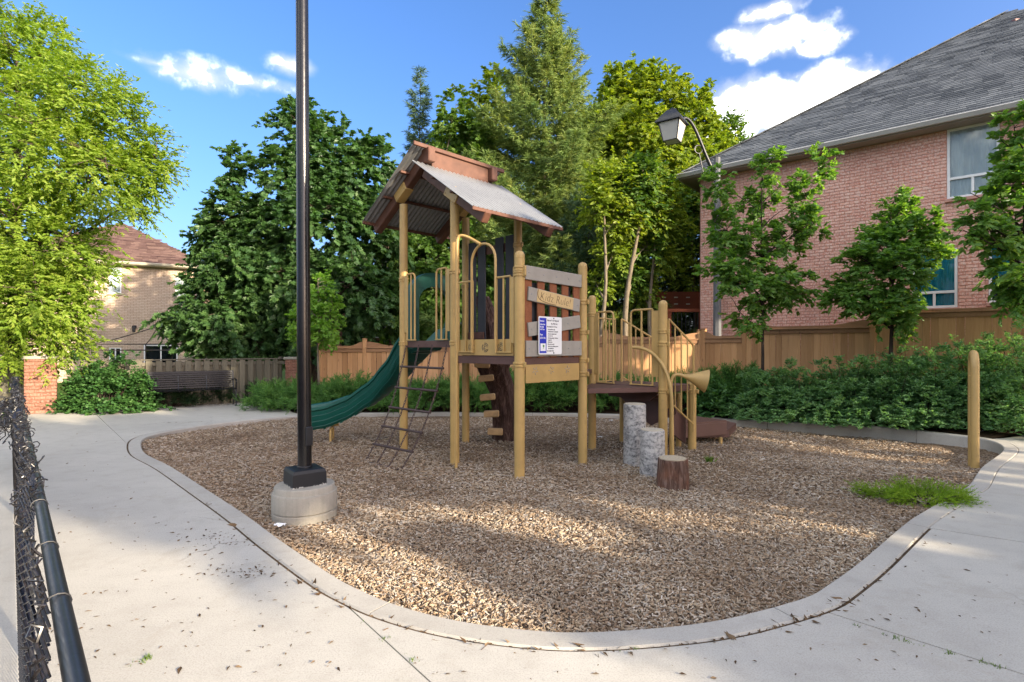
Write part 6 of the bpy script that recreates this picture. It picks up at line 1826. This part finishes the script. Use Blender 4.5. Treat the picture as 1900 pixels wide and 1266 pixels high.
thicket('sunlit_shrub', 'bright leafed shrub catching sun between the slim trunks', 19.3, [(1245, 450, 36, 44, 0), (1180, 560, 40, 40, 0), (1120, 600, 36, 34, 0), (1275, 520, 30, 40, 0), (1215, 610, 36, 26, 0), (1150, 500, 40, 44, 0), (1090, 540, 36, 40, 0), (1205, 470, 36, 36, .3), (1010, 600, 36, 30, -.5)], 260, L_BRIGHT, .13, 'oval')

# --- spruces
def spruce(name, label, base, H, R, z0, mat, nw, per, brush, dens, group, prof=1.0, sag=.22, bark=None, trunk_r=.14, shapef=None):
    t = Thing(name, label, 'tree', base, group)
    b = np.array(base, float); T = MB(); B = MB()
    T.tube([V(*b) - Z * .2] + [V(*b) + Z * (H * i / 8) + V(.04 * math.sin(i), 0, 0) for i in range(9)], [trunk_r * 1.2] + [max(.012, trunk_r * (1 - i / 8.2)) for i in range(9)], 10)
    Cs, Ds, Ns, Rn = [], [], [], []
    for w in range(nw):
        f = (w + RNG.uniform(-.3, .3)) / nw; f = min(max(f, 0), .985); z = z0 + (H - z0) * f
        rr = R * (shapef(f) if shapef else (1 - f) ** prof) + .10
        a0 = RNG.uniform(0, 6.28)
        for q in range(per if f < .85 else max(4, per - 2)):
            a = a0 + 2 * PI * q / per + RNG.uniform(-.3, .3); L = rr * RNG.uniform(.6, 1.15)
            out = np.array([math.cos(a), math.sin(a), 0]); s = b + np.array([0, 0, z]); n = 7
            rise = .55 * f - .12
            pts = []
            for i in range(n + 1):
                u = i / n; pts.append(s + out * L * u + np.array([0, 0, L * (rise * u - sag * math.sin(u * PI * .9) * 1.0 + .10 * u * u)]))
            B.tube([Vector(p_) for p_ in pts], [max(.004, .022 * (L / R) * (1 - .85 * i / n)) for i in range(n + 1)], 4, caps=False)
            cr = NPR.random()
            nbr = int(dens * L) + 4
            u = NPR.uniform(.16, 1.0, nbr) ** .8
            x = u * n; k0 = np.minimum(x.astype(int), n - 1); fr2 = (x - k0)[:, None]; PA = np.array(pts)
            c = PA[k0] * (1 - fr2) + PA[k0 + 1] * fr2; tang = nrmz(PA[k0 + 1] - PA[k0])
            side = np.cross(tang, [0, 0, 1.0]); side = nrmz(side); sg = np.where(NPR.random(nbr) < .5, 1, -1)[:, None]
            dlat = NPR.uniform(0, 1, nbr)[:, None] * (1.05 - u)[:, None] * L * .42
            d = nrmz(tang * .8 + side * sg * NPR.uniform(.3, 1.0, (nbr, 1)) + np.array([0, 0, -.25]) + NPR.normal(size=(nbr, 3)) * .25)
            c = c + (tang * .45 + side * sg * .9 + np.array([0, 0, -.18])) * dlat + NPR.normal(size=(nbr, 3)) * .02
            Cs.append(c); Ds.append(d); Ns.append(nrmz(np.array([0, 0, 1.0]) + NPR.normal(size=(nbr, 3)) * .5)); Rn.append(.5 * cr + .5 * NPR.random(nbr))
    C, D, N, R_ = map(np.concatenate, (Cs, Ds, Ns, Rn))
    t.part('trunk', T, bark or BARK); t.part('branches', B, bark or BARK)
    S = brush * NPR.uniform(.7, 1.25, len(C))
    t.raw('crown', leaf_mesh('crown', C, D, N, S, 'spray', mat, R_, t.loc, 1.25))
    return t
spruce('spruce_tree', 'big full spruce with sunlit olive needles rising behind the tower roof', (1.25, 20.6, 0), 14.75, 5.6, 2.2, L_SPRUCE, 25, 13, .34, 62, 'spruces behind the playground', sag=.20, trunk_r=.19,
       shapef=lambda f: (1 - f) ** .86 * (.84 + .20 * math.sin(f * 34)))
spruce('spruce_tree', 'thin sparse dark spruce poking up left of the tower roof', (-4.15, 24.2, 0), 14.1, 1.35, 3.0, L_SPRUCE2, 36, 6, .33, 34, 'spruces behind the playground', sag=.12, trunk_r=.11, shapef=lambda f: (1 - f) ** .7 * (.75 + .35 * math.sin(f * 31)))
spruce('spruce_tree', 'blue green young spruce with drooping boughs in the shaded gap right of the tower', (2.6, 18.2, .05), 6.9, 1.7, 2.6, L_SPRUCE2, 13, 7, .27, 40, 'spruces behind the playground', sag=.20, trunk_r=.08, shapef=lambda f: (1 - f) ** .5)

# --- pear trees along the right fence
def pear(label, x, Y, spec, r0, topy, n, zb=.2):
    lob = lobes_px(Y, spec); b = P(x, 700, Y); tp_ = P(x, topy, Y)
    return tree('pear_tree', label, (b.x, Y, zb), tuple(tp_), r0, [(a, b, c, d * .86, e * .86, f * .9) for a, b, c, d, e, f in lob], int(n * 1.05), L_PEAR, 6, 9, .21, .105, 'oval', droop=.35, up=.55, spread=.8, hollow=.15, bark=DARKBARK, group='pear trees along the cedar fence', twig_r=.0045, n_tw=200, fork=.15, width=1.0)
pear('pear tree with three upright plumes in front of the grey concrete lamp pole', 1414, 11.6, [(1330, 340, 22, 40, 0), (1336, 420, 34, 50, 0), (1350, 500, 46, 40, -.2), (1425, 310, 20, 44, 0), (1412, 380, 30, 50, .2), (1400, 460, 40, 50, 0), (1490, 370, 24, 50, .1), (1520, 310, 18, 36, .2), (1460, 440, 34, 44, .1), (1400, 540, 60, 40, -.2), (1460, 530, 44, 40, 0), (1385, 590, 46, 26, -.1), (1505, 420, 20, 34, .2)], .038, 300, 300)
pear('round-crowned pear tree between the two window columns of the pink house', 1653, 10.9, [(1665, 400, 28, 44, 0), (1690, 430, 46, 40, .1), (1630, 460, 46, 40, 0), (1600, 480, 40, 34, -.1), (1660, 500, 60, 50, -.2), (1712, 470, 34, 34, .1), (1590, 540, 46, 36, 0), (1650, 570, 60, 40, -.1), (1560, 555, 26, 20, 0), (1660, 610, 34, 20, 0)], .048, 380, 330, .35)
pear('pear tree cut by the right edge of the picture', 1905, 9.3, [(1885, 230, 30, 50, 0), (1862, 262, 14, 36, .1), (1905, 320, 50, 60, 0), (1868, 350, 28, 40, -.1), (1806, 362, 16, 16, -.1), (1890, 420, 60, 60, -.1), (1840, 440, 34, 34, -.2), (1960, 380, 50, 90, 0), (1890, 500, 56, 44, -.1), (1950, 520, 60, 60, 0), (1880, 550, 40, 24, 0), (1805, 405, 24, 24, -.2), (1790, 430, 16, 14, -.2)], .05, 230, 300, .45)

# --- hedge shrubs on the right
def bush(label, c, rx, ry, h, n, mat, size, shape, group, name='hedge_shrub', nt=6, nl=9, Lt=.20, plumes=0, droop=.3, cat='shrub', zlow=.08):
    z0 = zbed(c[0], c[1]) if c[1] < 16 and c[0] > -6 else 0
    t = Thing(name, label, cat, (c[0], c[1], z0 - .03), group)
    u = unit_rand(n); u[:, 2] = np.abs(u[:, 2]) * 1.0 - zlow
    r = (.55 + .45 * NPR.random(n) ** .5) * (1 + .10 * NPR.normal(size=n))
    lump = 1 + .13 * np.sin(u[:, 0] * 5 + c[0]) * np.cos(u[:, 1] * 4 + c[1] * 3) + .08 * np.sin(u[:, 2] * 9 + c[0] * 7)
    p = np.array([c[0], c[1], z0]) + u * (r * lump)[:, None] * np.array([rx, ry, h])
    p[:, 2] = np.maximum(p[:, 2], z0 + .05)
    if plumes:
        a = NPR.uniform(0, 2 * PI, plumes); rr = NPR.random(plumes) ** .5 * .75
        pl = np.array([c[0], c[1], z0]) + np.stack([np.cos(a) * rr * rx, np.sin(a) * rr * ry, h * NPR.uniform(.85, 1.22, plumes)], 1)
        p = np.concatenate([p, pl]); u = np.concatenate([u, np.tile([0, 0, 1.0], (plumes, 1))])
    B = MB()
    for q in p[NPR.choice(len(p), min(70, len(p)), False)]:
        e = Vector(q); s = V(c[0] + (e.x - c[0]) * .25, c[1] + (e.y - c[1]) * .25, z0 - .06)
        B.tube([s, s.lerp(e, .5) + Z * .06, e], [.008, .006, .003], 3, caps=False)
    t.part('stems', B, DARKBARK)
    cc, d, nn, ci = sprays(p, nrmz(u + np.array([0, 0, .4])), nt, Lt, nl, droop, .3, .8)
    rnd = .5 * NPR.random(len(p))[ci] + .5 * NPR.random(len(cc))
    cc[:, 2] = np.maximum(cc[:, 2], z0 + .01)
    t.raw('leaves', leaf_mesh('leaves', cc, d, nn, size * NPR.uniform(.6, 1.2, len(cc)), shape, mat, rnd, t.loc))
    return t
HG = 'fine-leaved hedge shrubs below the stepped cedar fence'
hl = ['dense fine-leaved green hedge shrub under the pear trees below the stepped cedar fence'] * 20
for i, (x, yb, rxp, hp, lab) in enumerate((
        (1420, 784, .62, 1.02, 'leftmost fine-leaved hedge shrub below the three-plumed pear tree'), (1490, 788, .75, 1.22, 'second fine-leaved hedge shrub from the left end of the hedge'), (1570, 792, .72, 1.28, 'third fine-leaved hedge shrub from the left end of the hedge'), (1650, 797, .72, 1.32, 'fine-leaved hedge shrub in front of the round-crowned pear trunk'),
        (1735, 802, .72, 1.42, 'fine-leaved hedge shrub between the round-crowned pear and the tan hoop'), (1815, 806, .68, 1.46, 'tall fine-leaved hedge shrub directly behind the tan hoop'), (1890, 806, .68, 1.5, 'tall fine-leaved hedge shrub right of the tan hoop'), (1960, 770, .8, 1.55, 'fine-leaved hedge shrub beyond the right picture edge'))):
    g = G(x, yb)
    if i == 7: continue
    p_ = g + V(g.x, g.y, 0).normalized() * .62
    bush(lab, (p_.x, p_.y), rxp + .12, .70, hp * .80, 430, L_HEDGE, .050, 'oval', HG, plumes=26, nt=6, nl=10, Lt=.13)
for i, (x, Y, hh, lab) in enumerate(((1450, 11.9, .85, 'rear hedge shrub against the fence left of the second fence post'), (1570, 11.4, .92, 'rear hedge shrub against the fence between the first two pear trunks'), (1700, 10.9, 1.15, 'rear tall hedge shrub against the fence right of the round pear trunk'), (1830, 10.3, 1.35, 'rear tallest hedge shrub against the fence near the right edge'))):
    p_ = P(x, 700, Y); bush(lab, (p_.x, p_.y), .85, .6, hh * .85, 260, L_HEDGE, .050, 'oval', HG, plumes=22, Lt=.14)
p_ = P(1945, 700, 8.9); bush('fine-leaved hedge shrub cut by the right picture edge', (p_.x + .1, p_.y), .8, .7, 1.6, 380, L_HEDGE, .042, 'oval', HG, plumes=30, Lt=.18)
p_ = G(1335, 778); bush('low lime-tinged leafy plant at the left end of the hedge behind the horn', (p_.x + .15, p_.y + .45), .42, .35, .62, 90, L_SHRUB, .10, 'oval', None, name='leafy_plant', nt=4, nl=6, Lt=.20, cat='plant')
p_ = G(185, 766); bush('rounded light green shrub between the brick pillar and the bench', (p_.x - .05, p_.y + .28), 1.05, .55, 1.08, 520, L_SHRUB, .058, 'round', None, name='round_leaf_shrub', nt=5, nl=8, Lt=.18, plumes=24)

# --- junipers
def juniper(label, c, rx, ry, h, n, mat, brush, group, name='juniper_shrub', z0=None, cat='shrub', flat=1.0):
    z0 = zbed(c[0], c[1]) if z0 is None else z0
    t = Thing(name, label, cat, (c[0], c[1], z0 - .03), group)
    B = MB(); Cs, Ds, Ns, Rn = [], [], [], []
    for i in range(n):
        a = RNG.uniform(0, 2 * PI); e = RNG.uniform(.12, 1.25) * flat; k = RNG.uniform(.65, 1.1)
        out = np.array([math.cos(a) * math.cos(e) * rx, math.sin(a) * math.cos(e) * ry, math.sin(e) * h / max(.3, flat)]) * k
        s = np.array([c[0], c[1], z0]) + np.array([math.cos(a) * rx, math.sin(a) * ry, 0]) * RNG.uniform(0, .35)
        m_ = 5; pts = [s + out * (q / m_) + np.array([0, 0, .10 * h * math.sin(q / m_ * PI)]) for q in range(m_ + 1)]
        B.tube([Vector(p_) for p_ in pts], [.007 * (1 - .8 * q / m_) + .0015 for q in range(m_ + 1)], 3, caps=False)
        L = np.linalg.norm(out); nb_ = int(34 * L / brush * .16) + 5
        u = NPR.uniform(.2, 1.0, nb_) ** .7; c_ = s + out * u[:, None] + np.array([0, 0, 1.0]) * (.10 * h * np.sin(u * PI))[:, None]
        td = nrmz(out[None])[0]; d = nrmz(td * .9 + NPR.normal(size=(nb_, 3)) * .55 + np.array([0, 0, .30]))
        c_ = c_ + d * NPR.uniform(0, .09, (nb_, 1)) + NPR.normal(size=(nb_, 3)) * .02
        c_[:, 2] = np.maximum(c_[:, 2], z0 + .02)
        Cs.append(c_); Ds.append(d); Ns.append(nrmz(np.array([0, 0, 1.0]) + NPR.normal(size=(nb_, 3)) * .5)); Rn.append(.5 * RNG.random() + .5 * NPR.random(nb_))
    C, D, N, R_ = map(np.concatenate, (Cs, Ds, Ns, Rn))
    t.part('stems', B, DARKBARK)
    t.raw('needles', leaf_mesh('needles', C, D, N, brush * NPR.uniform(.7, 1.25, len(C)), 'spray', mat, R_, t.loc, 1.3))
    return t
JG = 'spreading junipers along the far kerb'
for (x, Y, rx, h, lab) in ((520, 13.2, .75, .62, 'spreading juniper beside the path corner left of the black lamp post'), (585, 12.9, .75, .66, 'spreading juniper at the foot of the slim pale trunk'), (650, 12.95, .85, .78, 'spreading juniper mound above the middle of the slide'), (725, 12.9, .8, .62, 'spreading juniper behind the top of the slide'),
                           (800, 12.9, .8, .72, 'spreading juniper seen through the chain ladder'), (880, 12.8, .75, .75, 'spreading juniper left of the trunk climber'), (985, 12.8, .85, .85, 'upright juniper right of the trunk climber'), (1050, 12.9, .75, .95, 'upright juniper below the board barrier'),
                           (1120, 12.9, .8, .8, 'juniper behind the log-step platform'), (1285, 12.6, .75, .92, 'dark juniper under the horn'), (1200, 12.9, .8, .85, 'juniper behind the winding steps'), (1365, 12.6, .7, 1.0, 'dark juniper at the left end of the hedge'), (940, 13.6, .8, .9, 'juniper hidden between the tower posts')):
    p_ = P(x, 700, Y); juniper(lab, (p_.x, p_.y), rx, .62, h, 120, L_JUN, .16, JG)
for (x, y, lab) in ((318, 748, 'low dark yew under the left half of the bench'), (395, 742, 'low dark yew under the right half of the bench'), (468, 738, 'dark yew right of the bench end'), (425, 735, 'dark yew behind the right bench leg')):
    g = G(x, y + 10) + V(-.25, .42, 0); juniper(lab, (g.x, g.y), .55, .35, .55, 80, L_YEW, .13, 'dark yews behind the bench', name='yew_shrub', z0=0)
g = G(1722, 938, -.05); juniper('bright lime green ground-hugging juniper on the mulch against the right kerb', (g.x + .02, g.y + .08), .40, .26, .12, 60, L_LIME, .055, 'lime groundcover on the mulch', name='lime_juniper', z0=-.05, cat='plant', flat=.45)
g = G(1655, 922, -.05); juniper('smaller flat lime green juniper spreading left from the kerb plant', (g.x, g.y + .05), .32, .14, .06, 30, L_LIME, .045, 'lime groundcover on the mulch', name='lime_juniper', z0=-.05, cat='plant', flat=.4)

# --- grass tufts, weeds, litter of seeds
def tuft(pts, name, label, cat, mat, h, n, kind=None, loc=None):
    C, D, N, S = [], [], [], []
    for (p, k) in pts:
        for _ in range(int(n * k)):
            a = RNG.uniform(0, 2 * PI); r = abs(RNG.gauss(0, .025 * k)); C.append((p.x + r * math.cos(a), p.y + r * math.sin(a), p.z))
            D.append((RNG.gauss(0, .45), RNG.gauss(0, .45), 1.0)); N.append((math.cos(a), math.sin(a), .2)); S.append(h * RNG.uniform(.5, 1.2) * k)
    me = leaf_mesh(name, np.array(C), np.array(D), np.array(N), np.array(S), 'lance', mat, NPR.random(len(C)), loc or (0, 0, 0), .55)
    o = link(name, me)
    if loc: o.location = loc
    return tag(o, label, cat, kind=kind)
g = G(1317, 860, -.05); tuft([(g, 1.0)], 'grass_tuft', 'single green grass tuft in the mulch right of the brown stump', 'grass tuft', L_WEED, .11, 60, loc=tuple(g))
wp = []
for a, b, n in ((G(1580, 1158), G(1720, 1203), 8), (G(1735, 1205), G(1860, 1240), 7), (G(655, 1142), G(780, 1235), 4), (G(235, 1240), G(280, 1218), 5), (G(1150, 1208), G(1190, 1203), 3)):
    for _ in range(n): wp.append((a.lerp(b, RNG.random()) + V(0, 0, -.006), RNG.uniform(.3, .8)))
tuft(wp, 'joint_weeds', 'tiny green weeds growing in the joints of the concrete path', 'weeds', L_WEED, .035, 22, kind='stuff')
gp = [(V(-10.9 + RNG.uniform(-2.2, .1), 10.6 + RNG.uniform(-1.2, 1.6), -.03), 1.0) for _ in range(160)]
tuft(gp, 'grass', 'short lawn grass beyond the end of the chain-link fence', 'grass', L_WEED, .07, 20, kind='stuff')
def litter():
    pts = []
    def area(n, f):
        k = 0
        while k < n:
            x, y = f()
            g = G(x, y, .003)
            if not in_poly_mask(np.array([g.x]), np.array([g.y]), kout)[0] and g.x > fence_x(g.y) + .1: pts.append(g); k += 1
    area(190, lambda: (RNG.uniform(60, 620), RNG.uniform(790, 1250)))
    area(60, lambda: (RNG.gauss(390, 40), RNG.gauss(1000, 9))); area(60, lambda: (RNG.gauss(440, 40), RNG.gauss(1062, 6)))
    area(50, lambda: (RNG.uniform(1500, 1890), RNG.uniform(880, 1250))); area(25, lambda: (RNG.uniform(600, 1500), RNG.uniform(1205, 1262)))
    C = np.array([tuple(p) for p in pts]); n = len(C); a = NPR.uniform(0, 2 * PI, n)
    D = np.stack([np.cos(a), np.sin(a), NPR.normal(0, .12, n)], 1); N = np.tile([0, 0, 1.0], (n, 1)) + NPR.normal(size=(n, 3)) * .25
    dry = leafmat('dry_litter', (.045, .028, .016), (.10, .062, .034), (.20, .14, .085), .05, (1, 1, 1), .9, .1)
    C[:, 2] += .002
    me = leaf_mesh('seed_litter', C, D, N, NPR.gamma(4, .0048, n) + .005, 'lance', dry, NPR.random(n), (0, 0, 0))
    tag(link('seed_litter', me), 'brown fallen seeds and leaf bits scattered on the concrete path', 'leaf litter', kind='stuff')
    # chips caught in the kerb joint
    q = []
    for i in range(NK):
        if kout[i].y < 5.2:
            for _ in range(17): q.append(kout[i].lerp(kgap[i], RNG.random()) + V(RNG.uniform(-.08, .08), RNG.uniform(-.03, .03), RNG.uniform(-.022, -.002)))
    C = np.array([tuple(p) for p in q]); n = len(C); a = NPR.uniform(0, 2 * PI, n)
    D = np.stack([np.cos(a), np.sin(a), NPR.normal(0, .3, n)], 1); N = np.tile([0, 0, 1.0], (n, 1)) + NPR.normal(size=(n, 3)) * .4
    me = leaf_mesh('joint_litter', C, D, N, NPR.gamma(5, .006, n) + .008, 'lance', dry, NPR.random(n), (0, 0, 0))
    tag(link('joint_litter', me), 'brown wood bits caught in the joint beside the kerb', 'litter', kind='stuff')
litter()
for (x, y, lab, c) in ((1133, 782, 'white scrap of paper on the mulch under the log-step platform', (.7, .7, .7)), (1113, 813, 'pale flattened scrap on the mulch beside the platform post', (.6, .6, .6)), (520, 978, 'white scrap of paper at the kerb left of the concrete footing', (.75, .75, .75)), (1817, 802, 'crumpled pale wrapper by the hedge behind the tan hoop', (.6, .63, .66))):
    g = G(x, y, -.03 if y != 802 else .0); m = MB(); rows = []
    for i in range(5): rows.append([g + V((k - 2) * .022 + RNG.uniform(-.006, .006), (i - 2) * .016 + RNG.uniform(-.006, .006), .012 + RNG.uniform(0, .022)) for k in range(5)])
    m.strip(rows); single('paper_scrap', m, plain('scrap_%d' % x, c, .7), lab, 'litter', tuple(g), None)
lob = lobes_px(23.5, [(890, 230, 50, 60, 0), (850, 290, 50, 60, 0), (930, 300, 50, 60, 0), (880, 350, 60, 60, -.4), (950, 400, 70, 70, -.4), (1040, 430, 70, 80, -.6), (900, 440, 60, 60, -.4), (1000, 500, 70, 60, -.4), (1100, 440, 60, 70, 0), (920, 180, 34, 44, .3), (1080, 380, 50, 60, 0)])
tree('leafy_tree', 'broadleaf tree whose leaves show left of and below the big spruce', (-.6, 24, 0), (-.6, 23.8, 9.0), .16, lob, 620, L_BRIGHT, 6, 10, .55, .14, 'maple', droop=.35, up=.15, spread=.9, hollow=.3, group='broadleaf trees behind the tower', fork=.2)
thicket('dark_shrub', 'deep green shrub mass closing the view beside the red garden deck', 22.5, [(1290, 420, 60, 70, 0), (1330, 520, 70, 90, 0), (1250, 600, 60, 50, 0), (1300, 600, 60, 60, 0), (1340, 420, 60, 70, 0), (1220, 500, 60, 60, 0)], 320, L_DEEP, .18, 'oval')
# ------------------------------------------------------------------ trees and shrubs added out of view, shaped to shade the play area
def added_shade_plant(label, a, w, zb, zt, r, n):
    x, y = a * SUN_DIR.x + w * .616, a * SUN_DIR.y + w * .788
    zc = (zb + zt) / 2; h = (zt - zb) / 2
    lob = [(x, y, zc, r * .8, r * .8, h * .9)] + [(x + r * .6 * math.cos(q * 1.05 + a), y + r * .6 * math.sin(q * 1.05 + a), zc + h * .35 * math.sin(q * 2.1 + w), r * .55, r * .55, h * .62) for q in range(6)]
    tree('added_shade_plant', label, (x, y, 0), (x, y, zt - .5), .13, lob, n, L_MAPLE2, 5, 8, .5, .20, 'maple', droop=.3, up=.2, spread=.9, hollow=.25, group='unseen trees and shrubs added for shade', fork=.35, n_tw=150)
for i, (w, zb, zt, r, n, lab) in enumerate(((2.7, 4.7, 7.2, 1.1, 420, 'slim unseen tree added for shade right of the viewer, nearest to it'), (4.3, 4.25, 7.4, 1.1, 480, 'unseen tree added for shade right of the viewer, second in the row'),
        (5.6, 3.75, 7.5, 1.15, 480, 'unseen tree added for shade right of the viewer, third in the row'), (6.9, 3.25, 7.4, 1.15, 480, 'unseen tree added for shade right of the viewer, fourth in the row'),
        (8.8, 3.0, 11.0, 2.0, 760, 'broad unseen tree added for shade right of the viewer, fifth in the row'), (10.6, 2.6, 13.0, 1.9, 500, 'tallest unseen tree added for shade right of the viewer'))):
    added_shade_plant(lab, 10.2 + .1 * i, w, zb, zt, r, n)
for w, zt, lab in ((3.2, 3.75, 'first tall unseen shrub added for shade under the trees'), (4.2, 3.45, 'second tall unseen shrub added for shade under the trees'), (5.2, 3.1, 'third tall unseen shrub added for shade under the trees'), (6.3, 2.75, 'fourth tall unseen shrub added for shade under the trees')):
    added_shade_plant(lab, 10.0, w, .4, zt, .85, 330)  # added shrubs stop the low sun, leaving a lit band below the crowns
